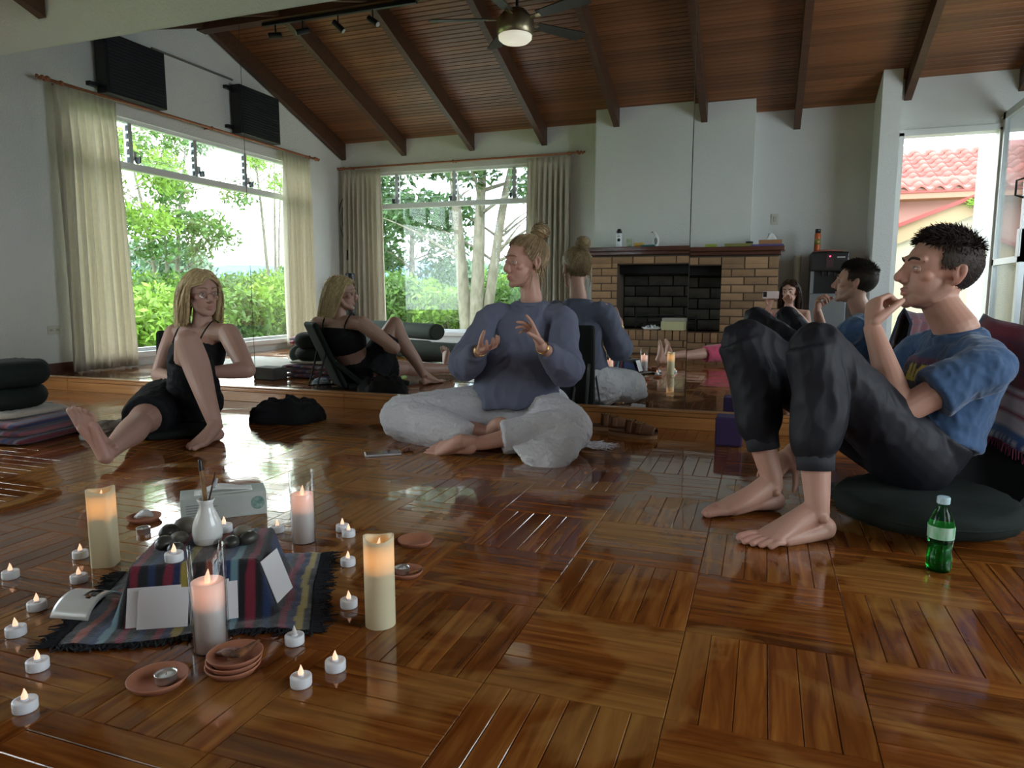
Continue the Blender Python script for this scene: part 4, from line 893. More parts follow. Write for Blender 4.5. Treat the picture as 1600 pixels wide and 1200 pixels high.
def hand(a, wrist, dirv, palm, thumb_side, curls, s=1.0, spread=.10, thumb=(.75, .55, .25), thumb_curl=.35):
    """palm and five fingers. dirv wrist->knuckles, palm = normal out of the palm, thumb_side = +1/-1 along dirv x palm"""
    d = V(dirv).normalized(); n = V(palm); n = (n-d*n.dot(d)).normalized(); t = d.cross(n)*thumb_side; w = V(wrist)
    a.loft([w-d*.01*s, w+d*.03*s, w+d*.065*s, w+d*.088*s], [(.026*s, .019*s), (.034*s, .0175*s), (.040*s, .0145*s), (.039*s, .011*s)], side=tuple(t), seg=18, sub=3)
    for k in range(4):
        off = (.0305-.0203*k)*s; L = (.074, .082, .077, .060)[k]*s; r = (.0088, .0090, .0086, .0076)[k]*s
        base = w + d*((.084, .089, .085, .077)[k]*s) + t*off; fd = (d + t*(spread*(1.5-k))).normalized(); pts = [base-fd*.012*s, base]; an = 0
        axis = fd.cross(n).normalized()
        for q, frac in zip(curls[k], (.46, .30, .24)):
            an += q; pts.append(pts[-1] + (Quaternion(axis, an) @ fd)*(L*frac))
        a.loft(pts, [r*1.05, r*1.08, r*1.0, r*.94, r*.76], seg=12)
    b = w + d*.022*s + t*.026*s; td = (t*thumb[0]+d*thumb[1]+n*thumb[2]).normalized(); ax = td.cross((d*.6+n*.6-t*.5)).normalized()
    p1 = b+td*.042*s; p2 = p1+(Quaternion(ax, thumb_curl) @ td)*.032*s; p3 = p2+(Quaternion(ax, thumb_curl*1.6) @ td)*.026*s
    a.loft([b-td*.012*s, b, p1, p2, p3], [.015*s, .0155*s, .0115*s, .0105*s, .0082*s], seg=12)
def foot(a, heel, toe_dir, up, medial, ankle, s=1.0, curl=0):
    """heel = point on the sole under the heel; medial = +1 when the big toe lies on the side toe_dir x up"""
    d = V(toe_dir).normalized(); u = V(up); u = (u-d*u.dot(d)).normalized(); t = d.cross(u)*medial; h = V(heel); P = lambda x, y, z: h+d*x*s+t*y*s+u*z*s
    a.ell(P(.018, 0, .031), (.030*s,)*3)
    a.loft([V(ankle), P(.045, .002, .075), P(.085, .006, .056), P(.13, .006, .038), P(.172, .004, .024), P(.190, .002, .018)], [(.034*s, .036*s), (.033*s, .038*s), (.034*s, .034*s), (.039*s, .027*s), (.044*s, .0185*s), (.043*s, .0135*s)], side=tuple(t), seg=20, sub=3)
    a.loft([P(.015, -.004, .026), P(.08, -.014, .018), P(.15, -.022, .016)], [.025*s, .019*s, .017*s], seg=14); a.loft([P(.02, .006, .028), P(.09, .012, .03), P(.165, .024, .020)], [.024*s, .021*s, .020*s], seg=14)
    for sx in (-1, 1): a.ell(V(ankle)-u*.012*s+t*(sx*.031*s), (.013*s,)*3, seg=12, rings=8)
    for k, (y, L, r, x0) in enumerate(((.031, .062, .0128, .186), (.0095, .058, .0092, .191), (-.0075, .050, .0088, .187), (-.0235, .042, .0084, .180), (-.038, .034, .0080, .170))):
        p0 = P(x0, y, .016); p1 = P(x0+L*.55, y+.002-.001*k, .018-.002*k*0); p2 = P(x0+L, y+.001, r*1.0+.001)
        a.loft([p0, p1, p2], [r*s, r*s*.98, r*s*1.02], seg=12)
def strands(a, paths, r0=.0016, r1=.0005):
    for P in paths:
        n = len(P); vs = []; fs = []; prev = None
        for i, p in enumerate(P):
            t = (P[min(i+1, n-1)]-P[max(i-1, 0)]); t = t.normalized() if t.length > 1e-9 else V((0, 0, 1)); b = t.orthogonal().normalized() if prev is None else (prev-t*prev.dot(t)).normalized(); prev = b; c = t.cross(b); r = r0+(r1-r0)*i/(n-1)
            for k in range(3): an = k*2*PI/3; vs.append(p+b*(r*math.cos(an))+c*(r*math.sin(an)))
        for i in range(n-1):
            for k in range(3): fs.append((i*3+k, i*3+(k+1) % 3, i*3+3+(k+1) % 3, i*3+3+k))
        a.add(vs, fs)
SCALP_C, SCALP_R = V((0, -.012, .035)), V((.0775, .1005, .0885))
def scalp_dir():
    while True:
        q = V((random.gauss(0, 1), random.gauss(0, 1), random.gauss(0, 1)))
        if q.length > .1: return q.normalized()
def on_scalp(d, f=1.0): return SCALP_C + V((d.x*SCALP_R.x*f, d.y*SCALP_R.y*f, d.z*SCALP_R.z*f))
def push_out(p, f=1.04):
    """keep a hair point outside the head"""
    q = p-SCALP_C; e = math.sqrt((q.x/SCALP_R.x)**2+(q.y/SCALP_R.y)**2+(q.z/SCALP_R.z)**2)
    return SCALP_C+q*(f/e) if e < f else p
def scalp_cap(a, H, keep, f=1.02):
    """closed-off layer of hair on the scalp where keep(local point) holds"""
    n, m_ = 72, 48; idx = {}; vs = []; fs = []
    for i in range(m_+1):
        th = PI*i/m_
        for k in range(n):
            ph = 2*PI*k/n; d = V((math.sin(th)*math.cos(ph), math.sin(th)*math.sin(ph), math.cos(th))); q = on_scalp(d, f+.012*noise.noise(d*14)); idx[(i, k)] = (len(vs), q); vs.append(H.p(*q))
    for i in range(m_):
        for k in range(n):
            k2 = (k+1) % n; c = [idx[(i, k)], idx[(i+1, k)], idx[(i+1, k2)], idx[(i, k2)]]
            if all(keep(q[1]) for q in c): fs.append(tuple(q[0] for q in c))
    a.add(vs, fs)
def hair_mat(name, c1, c2, rough=.42):
    return M(name, c1, rough, rnd=.35, var=(60, c2), spec=.4)
def finish_person(body, label, group='people seated on the floor'):
    body.name = 'person'; tag(body, label, 'person', group); return body
def cloth(name, acc, mat, par, voxel=.006, smooth=8, amp=.004, freq=16, stretch=(1, 1, 1), keep=None):
    me = remesh(acc, voxel, smooth)
    if amp: folds(me, amp, freq, stretch, keep)
    return link(name, me, mat, par)
# ------------------------------------------------------------------ the man in the blue T-shirt
def lerp(a, b, t): return V(a).lerp(V(b), t)
SK1 = (.50, .275, .205)
mk_near, mk_far = V((.135, -1.50, .545)), V((-.065, -1.285, .545))           # knees
ma_near, ma_far = V((.165, -1.585, .085)), V((.045, -1.345, .085))            # ankles
mh_near, mh_far = V((.45, -1.29, .20)), V((.41, -1.11, .20))                  # hips
m_pel, m_chest, m_neck = V((.48, -1.20, .21)), V((.575, -1.15, .43)), V((.575, -1.135, .585))
ms_near, ms_far = V((.625, -1.315, .50)), V((.535, -.965, .515))
me_near, mw_near = V((.392, -1.385, .350)), V((.322, -1.245, .590))
me_far, mw_far = V((.33, -1.0, .33)), V((.10, -1.20, .16))
H1 = Head((.520, -1.105, .765), (-.95, -.27, .10), (.12, 0, 1), 1.07)
a = Acc(); H1.build(a, False, neck=m_neck)
a.loft([m_pel, lerp(m_pel, m_chest, .5), m_chest, m_neck-V((0, 0, .04))], [(.13, .09), (.13, .09), (.145, .095), (.08, .06)], side=(.35, -.93, 0), seg=24, sub=3)
for s_, e_, w_ in ((ms_near, me_near, mw_near), (ms_far, me_far, mw_far)):
    a.loft([s_, lerp(s_, e_, .5), e_], [.046, .047, .040], seg=16, sub=3); a.loft([e_, lerp(e_, w_, .3), lerp(e_, w_, .7), w_], [.041, .043, .034, .027], seg=16, sub=3)
    a.loft([m_neck-V((0, 0, .06)), s_-V((0, 0, .015))], [.04, .042], seg=14)
for h_, k_, n_ in ((mh_near, mk_near, ma_near), (mh_far, mk_far, ma_far)):
    a.loft([h_, lerp(h_, k_, .5), k_], [.075, .068, .052], seg=16, sub=3); a.loft([k_, lerp(k_, n_, .3), lerp(k_, n_, .7), n_+V((0, 0, .03)), n_], [.05, .052, .042, .034, .033], seg=18, sub=3)
foot(a, (.205, -1.555, .0), (-.81, -.56, 0), (0, 0, 1), 1, ma_near, 1.08)
foot(a, (.075, -1.325, .0), (-.85, -.50, 0), (0, 0, 1), -1, ma_far, 1.08)
hand(a, mw_near, (.03, .42, .90), (.88, .42, -.10), -1, [(.95, 1.15, .6), (1.0, 1.2, .6), (1.05, 1.2, .6), (1.1, 1.2, .6)], 1.04, .04, (.30, .70, .65), .25)
hand(a, mw_far, (-.45, -.55, -.35), (-.3, .2, -1), 1, [(.5, .5, .3), (.5, .6, .3), (.5, .6, .3), (.5, .5, .3)], 1.0, .10, (.7, .5, .4), .3)
me = remesh(a, .0034, 4, .45)
P = H1.p
stub = (.30, .185, .145); lip1 = (.45, .17, .14)
paint(me, SK1, [(P(0, .06, -.085), .06*1.07, stub, .55), (P(.05, .02, -.06), .045, stub, .42), (P(-.05, .02, -.06), .045, stub, .42), (P(0, .098, -.046), (.03, .02, .02), stub, .40),
                (P(0, .094, -.066), .0175, lip1, .75), (P(.042, .07, -.02), .03, (.56, .24, .18), .4), (P(-.042, .07, -.02), .03, (.56, .24, .18), .4), (P(0, .115, -.025), .018, (.56, .23, .18), .45),
                (P(.08, -.02, -.01), .03, (.56, .22, .17), .5), (P(-.08, -.02, -.01), .03, (.56, .22, .17), .5), (P(.031, .085, .004), .014, (.38, .19, .15), .5), (P(-.031, .085, .004), .014, (.38, .19, .15), .5),
                ((-.03, -1.70, 0), .07, (.56, .26, .21), .5), ((-.17, -1.47, 0), .07, (.56, .26, .21), .5)])
man = link('person', me, skin_m)
finish_person(man, 'man in blue T-shirt and dark joggers resting his chin on his hand')
H1.eyes(man, (.10, .13, .14), (.44, .235, .175), .26, (0, 1, .12))
dark_hair = hair_mat('dark_brown_hair', (.018, .012, .009), (.035, .022, .015), .7); H1.brows(man, dark_hair, .0042)
def keep1(q): return q.z > .062+.028*max(0, (q.y-.02)/.08) if q.y > .035 else (q.z > .012 if q.y > -.02 else q.z > -.045-.25*(-.02-q.y)*.3)
a = Acc(); scalp_cap(a, H1, keep1, 1.035); paths = []
while len(paths) < 3600:
    d = scalp_dir(); q = on_scalp(d, 1.0)
    if not keep1(q): continue
    top = max(0, min(1, (q.z-.055)/.05)); L = .008+.030*top*(.6+.4*random.random())
    comb = V((.25*random.gauss(0, 1), .75+.4*random.gauss(0, .5), .15))*top + V((0, -.35, -.75))*(1-top)
    nrm = V((d.x/SCALP_R.x, d.y/SCALP_R.y, d.z/SCALP_R.z)).normalized(); dirn = (nrm*(.75 if top > .4 else .35)+comb*.75).normalized()
    pts = [q]
    for i in range(3): dirn = (dirn+V((0, .1*top, -.14-.15*(1-top)))+V((random.gauss(0, .1), random.gauss(0, .1), random.gauss(0, .1)))).normalized(); pts.append(push_out(pts[-1]+dirn*(L/3), 1.02))
    paths.append([H1.p(*x) for x in pts])
strands(a, paths, .0018, .0006); a.obj('hair', dark_hair, man, True)
# clothes
jog = M('jogger_cloth', (.013, .013, .018), .6, spec=.3, bump=(300, .15, (1, 1, 1), .001))
a = Acc()
for h_, k_, n_, sg in ((mh_near, mk_near, ma_near, 1), (mh_far, mk_far, ma_far, -1)):
    cuff = lerp(n_, k_, .33)
    a.loft([m_pel.lerp(h_, .5), h_, lerp(h_, k_, .5)+V((0, 0, -.01)), k_+V((.01, .01, -.005))], [.115, .112, .095, .073], seg=24, sub=4)
    a.loft([k_, lerp(k_, n_, .22)+V((.015, .01, 0)), lerp(k_, n_, .45)+V((.012, .008, 0)), lerp(k_, n_, .60), cuff], [.071, .075, .072, .063, .050], seg=24, sub=4, caps='flat')
    a.loft([cuff+V((0, 0, .012)), lerp(n_, k_, .25)], [.0515, .0475], seg=24, caps='flat')
a.loft([mh_near+V((.0, -.0, -.01)), mh_far+V((0, 0, -.01))], [.105, .105], seg=20); a.loft([m_pel, m_pel+V((.045, 0, .07))], [(.16, .115), (.155, .11)], side=(.35, -.93, 0), seg=24, caps='flat')
kn = lambda c: np.clip((c[:, 2]-.2)/.08, .25, 1)
o = cloth('joggers', a, jog, man, .005, 4, .006, 11, (1, 1, .5), kn)
for n_, k_ in ((ma_near, mk_near), (ma_far, mk_far)):
    d = (k_-n_).normalized(); c0 = lerp(n_, k_, .25); aa = Acc()
    aa.loft([c0-d*.002, c0+d*.045], [.0505, .0535], seg=36, caps='flat'); aa.obj('ribbed_cuff', M('cuff_rib', (.026, .027, .034), .8, bump=(500, .6, (1, 1, .05), .002)), man, True)
tee = M('tshirt_blue', rough=.85, attr=True, bump=(350, .2, (1, 1, 1), .001), sheen=.25)
a = Acc()
a.loft([m_pel+V((.035, .0, .01)), lerp(m_pel, m_chest, .35)+V((.012, 0, 0)), lerp(m_pel, m_chest, .75), m_chest+V((0, 0, .035)), m_neck+V((.006, .0, -.055)), m_neck+V((.0, 0, -.012))], [(.158, .118), (.155, .120), (.165, .118), (.178, .108), (.135, .080), (.078, .070)], side=(.35, -.93, 0), seg=36, sub=5, caps='flat')
for s_, e_ in ((ms_near, me_near), (ms_far, me_far)):
    a.loft([m_neck.lerp(s_, .35)+V((0, 0, -.045)), s_+V((-.004, .005, -.012)), lerp(s_, e_, .35), lerp(s_, e_, .62)], [.058, .066, .066, .070], seg=24, sub=4, caps='flat')
me = remesh(a, .005, 5); folds(me, .0065, 9, (1, 1, .7)); folds(me, .0022, 28, (1, 1, .6)); c = verts(me); base = np.tile(np.array([.036, .085, .185]), (len(c), 1))
# faded print on the chest
prn = np.array(m_chest+V((-.135, -.04, .02))); q = c-prn; u = q@np.array([.35, -.93, 0]); w = q[:, 2]; front = (q@np.array([-.93, -.35, 0])) > -.075
dark = front & (np.abs(u-.0) < .10) & (np.abs(w) < .05); base[dark] = [.03, .022, .045]
yel = dark & ((np.abs(np.abs(u+.0)-(.028+.35*np.maximum(w, -.02))) < .011) | (np.abs(u) < .010)) & (w > -.025) & (w < .028); base[yel] = [.55, .45, .07]
pur = dark & (w > .03); base[pur] = [.12, .06, .12]
set_col(me, np.c_[base, np.ones(len(c))]); link('t_shirt', me, tee, man)
aa = Acc(); nn = (m_neck-m_chest).normalized(); aa.loft([m_neck+V((.002, 0, -.022)), m_neck+V((-.002, 0, -.004))], [(.079, .072), (.074, .067)], side=(.35, -.93, 0), seg=36, caps='flat'); aa.obj('neck_band', M('tee_rib', (.03, .07, .155), .9), man, True)

# ------------------------------------------------------------------ the woman in the grey blue sweater
SK2 = (.56, .31, .24)
H2 = Head((-1.085, -.475, .845), (-.66, -.75, -.06), (.05, 0, 1), 1.02)
w_neck, w_chest, w_pel = V((-1.062, -.455, .675)), V((-1.085, -.47, .50)), V((-1.11, -.50, .16))
ws_r, ws_l = V((-1.240, -.50, .60)), V((-.905, -.47, .60))         # image left / image right
we_r, we_l = V((-1.345, -.63, .375)), V((-.835, -.62, .365)); ww_r, ww_l = V((-1.165, -.835, .455)), V((-.885, -.865, .478))
wk_r, wk_l = V((-1.575, -.76, .115)), V((-.81, -.745, .12)); wh_r, wh_l = V((-1.22, -.53, .13)), V((-1.0, -.52, .13))
wa_vis = V((-1.165, -.945, .058))     # ankle of the visible foot
a = Acc(); H2.build(a, True, neck=w_neck)
a.loft([w_pel, lerp(w_pel, w_chest, .5), w_chest, w_neck-V((0, 0, .05))], [(.13, .09), (.105, .08), (.125, .09), (.07, .05)], side=(1, 0, 0), seg=24, sub=3)
a.loft([w_neck-V((0, 0, .075)), ws_r-V((0, 0, .03))], [.036, .034], seg=14); a.loft([w_neck-V((0, 0, .075)), ws_l-V((0, 0, .03))], [.036, .034], seg=14)
for s_, e_, w_ in ((ws_r, we_r, ww_r), (ws_l, we_l, ww_l)):
    a.loft([s_, e_], [.042, .036], seg=14); a.loft([e_, lerp(e_, w_, .35), w_], [.036, .034, .0235], seg=16, sub=3)
a.loft([wh_r, wk_r], [.07, .05], seg=14); a.loft([wh_l, wk_l], [.07, .05], seg=14)
a.loft([wk_l, lerp(wk_l, wa_vis, .4), wa_vis+V((.05, .01, .0)), wa_vis], [.045, .044, .032, .030], seg=16, sub=3)
foot(a, wa_vis+V((.018, -.012, -.040)), (-.985, .10, -.06), (.05, -.62, .78), -1, wa_vis, .95)
wa2 = V((-1.14, -.80, .075)); a.loft([wk_r, lerp(wk_r, wa2, .5), wa2], [.045, .042, .030], seg=14); foot(a, wa2+V((.02, .02, -.03)), (.93, -.12, .22), (0, -.3, .95), 1, wa2, .92)
hand(a, ww_r, (.52, -.42, .10), (.05, -.30, .95), 1, [(.35, .35, .2), (.30, .35, .25), (.42, .4, .3), (.5, .45, .3)], .92, .16, (-.1, .5, .85), .15)
hand(a, ww_l, (-.38, -.10, .82), (-.72, -.55, -.30), 1, [(.10, .15, .1), (.55, .35, .2), (.75, .4, .25), (.9, .45, .3)], .92, .20, (.7, .5, .45), .2)
me = remesh(a, .0032, 4, .45); P = H2.p
paint(me, SK2, [(P(0, .094, -.066), .0185, (.46, .14, .13), .85), (P(.042, .068, -.024), .032, (.60, .26, .21), .5), (P(-.042, .068, -.024), .032, (.60, .26, .21), .5), (P(0, .115, -.025), .016, (.60, .26, .2), .4),
                (P(.031, .085, .004), .014, (.42, .22, .18), .5), (P(-.031, .085, .004), .014, (.42, .22, .18), .5), ((-1.38, -.92, .03), .05, (.60, .27, .22), .5)])
w2 = link('person', me, skin_m); finish_person(w2, 'woman in grey blue sweater and white trousers gesturing with both hands')
H2.eyes(w2, (.12, .17, .18), (.47, .26, .205), .12, (0, 1, -.5)); blond = hair_mat('dark_blond_hair', (.26, .165, .085), (.40, .29, .16)); H2.brows(w2, M('brow_brown', (.26, .15, .09), .7), .0020, .005)
keep2 = lambda q: (q.z > .068+.02*max(0, (q.y-.03)/.07) if q.y > .04 else (q.z > .0+.9*max(0, q.y) if q.y > -.012 else q.z > -.06))
bun = V((0, -.078, .128)); a = Acc(); scalp_cap(a, H2, keep2, 1.045); paths = []
while len(paths) < 1500:
    d = scalp_dir(); q = on_scalp(d, 1.0)
    if not keep2(q): continue
    pts = []; f = 1.03+.05*random.random()
    for i in range(9):
        t = i/8; p = q.lerp(bun, t) + V((random.gauss(0, .0012),)*3); pts.append(push_out(p, f+.03*math.sin(PI*t)))
    paths.append([H2.p(*x) for x in pts])
for k in range(70):     # coils of the bun
    ax_ = V((random.gauss(0, .35), -.5+random.gauss(0, .3), .8)).normalized(); b1 = ax_.orthogonal().normalized(); b2 = ax_.cross(b1); rr = random.uniform(.014, .044); c0 = bun+V((0, -.008, .012))+ax_*random.uniform(-.018, .022); ph = random.random()*6
    paths.append([H2.p(*(c0+b1*(rr*math.cos(ph+t*.5))+b2*(rr*math.sin(ph+t*.5))+ax_*(.004*math.sin(t)))) for t in range(12)])
for k in range(22):     # loose wisps
    sx = random.choice((-1, 1)); q = V((sx*.072, random.uniform(-.06, .012), random.uniform(-.05, .01))); pts = [q]
    v = V((sx*.3, -.1, -1)); 
    for i in range(6): v = (v+V((random.gauss(0, .15), random.gauss(0, .15), -.2))).normalized(); pts.append(push_out(pts[-1]+v*.013, 1.03))
    paths.append([H2.p(*x) for x in pts])
strands(a, paths, .0022, .0012); a.ell(H2.p(*(bun+V((0, -.008, .012)))), (.042, .042, .036), H2.R); a.obj('hair', blond, w2, True)
gold = M('gold', (.75, .5, .2), .25, metal=1)
Acc().loft([H2.p(-.083+.004*math.cos(t), -.012+.008*math.cos(t), -.040+.008*math.sin(t)) for t in [k*.5 for k in range(13)]], [.0012]*13, seg=6).obj('earring', gold, w2, True)
for c0, d0 in ((lerp(we_l, ww_l, .93), ww_l-we_l), (lerp(we_r, ww_r, .93), ww_r-we_r)):
    d0 = d0.normalized(); b1 = d0.orthogonal().normalized(); b2 = d0.cross(b1)
    for k in (-1, 0, 1): Acc().loft([c0+d0*(.006*k)+b1*(.0275*math.cos(t))+b2*(.0275*math.sin(t)) for t in [q*2*PI/20 for q in range(21)]], [.0014 if k else .0024]*21, seg=6).obj('bracelet', gold, w2, True)
sweat = M('sweater_cloth', (.125, .135, .20), .92, var=(5, (.145, .155, .225)), bump=(260, .35, (1, 1, 1), .002))
a = Acc()
a.loft([w_pel+V((.01, -.05, -.005)), w_pel+V((.005, -.035, .10)), lerp(w_pel, w_chest, .7), w_chest+V((0, 0, .03)), w_neck+V((-.005, -.005, -.075)), w_neck+V((-.004, -.01, -.028))], [(.215, .165), (.205, .160), (.178, .130), (.165, .108), (.125, .075), (.085, .066)], side=(1, 0, 0), seg=36, sub=5, caps='flat')
for s_, e_, w_ in ((ws_r, we_r, ww_r), (ws_l, we_l, ww_l)):
    a.loft([w_neck.lerp(s_, .4)+V((0, 0, -.075)), s_+V((0, 0, -.02)), lerp(s_, e_, .5)+V((0, 0, -.02)), e_+V((0, 0, -.012)), lerp(e_, w_, .35)+V((0, 0, -.018)), lerp(e_, w_, .62), lerp(e_, w_, .78)], [.058, .062, .068, .070, .066, .047, .036], seg=24, sub=4, caps='flat')
cloth('sweater', a, sweat, w2, .005, 4, .010, 8, (1, 1, .55))
aa = Acc(); aa.loft([w_neck+V((-.004, -.010, -.030)), w_neck+V((-.004, -.012, -.016))], [(.088, .074), (.083, .070)], side=(1, 0, 0), seg=36, caps='flat'); aa.obj('neck_band', sweat, w2, True)
linen = M('white_linen', (.66, .65, .69), .9, var=(9, (.58, .57, .62)), bump=(70, .8, (1, 1, 1), .008))
a = Acc()
a.loft([w_pel+V((0, .03, .02)), wh_r+V((-.05, -.03, .0)), lerp(wh_r, wk_r, .55), wk_r+V((-.03, -.005, -.006))], [.145, .135, .115, .100], seg=24, sub=4)
a.loft([wk_r+V((-.02, -.01, -.01)), lerp(wk_r, wa2, .4)+V((0, -.03, -.02)), lerp(wk_r, wa2, .78)+V((0, -.06, -.03))], [.098, .090, .066], seg=24, sub=4, caps='flat')
a.loft([w_pel+V((0, .03, .02)), wh_l+V((.04, -.03, .0)), lerp(wh_l, wk_l, .55), wk_l+V((.02, 0, -.012))], [.145, .130, .112, .100], seg=24, sub=4)
a.loft([wk_l+V((.0, -.02, -.02)), lerp(wk_l, wa_vis, .35)+V((0, -.02, -.01)), lerp(wk_l, wa_vis, .66)+V((0, -.015, .0))], [.098, .080, .066], seg=24, sub=4, caps='flat')
a.loft([(-.80, -.80, .09), (-.83, -.92, .045), (-.90, -1.0, .012)], [(.10, .07), (.12, .035), (.13, .008)], side=(1, .15, 0), seg=24, sub=4)       # wide trouser hem spread on the floor
a.loft([wh_r+V((-.02, -.06, -.04)), wh_l+V((.02, -.06, -.04))], [.10, .10], seg=20)
o = cloth('trousers', a, linen, w2, .0046, 3, .0065, 10, (.45, 1, 1)); folds(o.data, .0028, 30, (.5, 1, 1))
fr2 = Acc()
for k in range(60):
    p = V((-.735+random.gauss(0, .02), -.66+.12*random.random(), .012)); fr2.loft([p, p+V((.03+.03*random.random(), random.gauss(0, .02), -.005)), p+V((.06+.05*random.random(), random.gauss(0, .04), -.009))], [.003, .0025, .001], seg=5)
o = fr2.obj('scarf_fringe', linen, w2); o['kind'] = 'stuff'

# ------------------------------------------------------------------ the woman in black with glasses
SK3 = (.47, .275, .215)
H3 = Head((-2.865, -.665, .695), (.90, -.42, -.03), (-.05, 0, 1), 1.03)
b_neck, b_chest, b_pel = V((-2.885, -.655, .535)), V((-2.885, -.68, .39)), V((-2.85, -.86, .12))
bs_r, bs_l = V((-3.075, -.66, .475)), V((-2.70, -.665, .485)); be_r, be_l = V((-3.06, -.80, .26)), V((-2.50, -.77, .305)); bw_r, bw_l = V((-2.83, -.93, .27)), V((-2.66, -.90, .30))
bk_up, bk_ext = V((-2.635, -1.02, .465)), V((-2.70, -1.27, .105)); ba_up, ba_ext = V((-2.435, -1.085, .085)), V((-2.465, -1.63, .070)); bh_r, bh_l = V((-2.94, -.89, .12)), V((-2.76, -.86, .12))
a = Acc(); H3.build(a, True, neck=b_neck)
a.loft([b_pel, lerp(b_pel, b_chest, .45), b_chest, b_neck-V((0, 0, .05))], [(.15, .11), (.125, .10), (.14, .105), (.075, .055)], side=(1, -.1, 0), seg=24, sub=3)
a.loft([b_neck-V((0, 0, .04)), bs_r], [.05, .052], seg=14); a.loft([b_neck-V((0, 0, .04)), bs_l], [.05, .052], seg=14)
for s_, e_, w_ in ((bs_r, be_r, bw_r), (bs_l, be_l, bw_l)):
    a.loft([s_, lerp(s_, e_, .45), e_], [.056, .053, .042], seg=16, sub=3); a.loft([e_, lerp(e_, w_, .35), w_], [.042, .040, .026], seg=16, sub=3)
a.loft([bh_l, lerp(bh_l, bk_up, .5), bk_up], [.095, .085, .060], seg=18, sub=3); a.loft([bk_up, lerp(bk_up, ba_up, .3)+V((-.015, .02, 0)), lerp(bk_up, ba_up, .7), ba_up], [.060, .064, .046, .034], seg=20, sub=4)
a.loft([bh_r, lerp(bh_r, bk_ext, .5), bk_ext], [.10, .088, .060], seg=18, sub=3); a.loft([bk_ext, lerp(bk_ext, ba_ext, .3)+V((0, 0, -.006)), lerp(bk_ext, ba_ext, .7), ba_ext], [.058, .062, .045, .035], seg=20, sub=4)
foot(a, (-2.435, -1.055, 0), (.15, -.98, 0), (0, 0, 1), -1, ba_up, .97)
fd = V((-.42, -.10, .90)).normalized(); foot(a, ba_ext+V((.025, -.055, -.035)), fd, (-.35, .90, -.1), 1, ba_ext, .98)
hand(a, bw_l, (-.85, -.15, .0), (-.1, -.2, -.95), 1, [(.4, .4, .2)]*4, .92, .1, (.6, .6, .2), .3); hand(a, bw_r, (.85, -.2, .0), (.1, .2, -.95), -1, [(.4, .4, .2)]*4, .92, .1, (.6, .6, .2), .3)
me = remesh(a, .0034, 4, .45); P = H3.p
paint(me, SK3, [(P(0, .094, -.066), .0175, (.40, .15, .13), .8), (P(.042, .068, -.024), .03, (.52, .25, .2), .4), (P(-.042, .068, -.024), .03, (.52, .25, .2), .4), (P(.031, .085, .004), .014, (.36, .2, .16), .5), (P(-.031, .085, .004), .014, (.36, .2, .16), .5),
                (ba_ext+V((-.02, -.09, .05)), .11, (.50, .24, .185), .6), (bk_up, .06, (.50, .26, .2), .35)])
w1 = link('person', me, skin_m); finish_person(w1, 'blonde woman with glasses in black top and shorts, one knee raised')
H3.eyes(w1, (.10, .14, .15), (.42, .24, .19), .26, (.1, 1, -.05)); blond3 = hair_mat('light_blond_hair', (.46, .32, .15), (.62, .47, .26)); H3.brows(w1, M('brow_blond', (.30, .19, .12), .7), .0020, .004)
keep3 = lambda q: (q.z > .064+.02*max(0, (q.y-.03)/.07) if q.y > .035 else (q.z > .0+.9*max(0, q.y) if q.y > -.012 else q.z > -.06))
a = Acc(); scalp_cap(a, H3, keep3, 1.05); paths = []
g_loc = H3.R.transposed() @ V((0, 0, -1))
while len(paths) < 1500:
    d = scalp_dir(); q = on_scalp(d, 1.0)
    if not keep3(q) or q.z < -.04: continue
    f = 1.05+.10*random.random(); pts = [q]; side = 1 if q.x+.012 > 0 else -1; v = V((side*.9, -.25 if q.y < .03 else .05, .1)); L = random.uniform(.0125, .016); n_ = 16 if q.z > .0 else 12
    lim = random.uniform(-.175, -.15)
    for i in range(n_):
        v = (v*.72 + g_loc*.42 + V((0, -.10 if q.y > 0 else 0, 0)) + V((0, -.07 if side < 0 else 0, 0)) + V((random.gauss(0, .03),)*3)).normalized(); p = pts[-1]+v*L*1.25; p = push_out(p, f)
        if p.y > .035 and p.z < .055: p.y = .035+(p.y-.035)*.3; p.x = math.copysign(max(abs(p.x), .074), p.x)
        if p.z < lim: break
        pts.append(p)
    if len(pts) > 3: paths.append([H3.p(*x) for x in pts])
strands(a, paths, .0028, .0014); a.obj('hair', blond3, w1, True)
rim = M('glasses_rim', (.25, .16, .13), .3, metal=.6); gl = empty('glasses', (0, 0, 0)); gl.parent = w1
for sx in (-1, 1):
    n_ = 24; ring = [H3.p(sx*.033+.0235*math.cos(t), .101-.010*abs(math.cos(t)*.5+.5*sx*math.cos(t))*1.0, .0+.0185*math.sin(t)) for t in [k*2*PI/n_ for k in range(n_+1)]]
    Acc().loft(ring, [.0013]*(n_+1), seg=6).obj('rim', rim, gl, True)
    Acc().add(ring[:-1], [tuple(range(n_))]).obj('lens', pane_mat('lens', (.97, .97, .98)), gl)
    Acc().loft([H3.p(sx*.056, .092, .006), H3.p(sx*.078, .05, .008), H3.p(sx*.080, -.015, .008), H3.p(sx*.080, -.03, -.006)], [.0014]*4, seg=6, sub=3).obj('temple', rim, gl, True)
Acc().loft([H3.p(-.011, .104, .004), H3.p(0, .108, .007), H3.p(.011, .104, .004)], [.0013]*3, seg=6, sub=3).obj('bridge', rim, gl, True)
black_knit = M('black_jersey', (.008, .008, .010), .8, spec=.3)
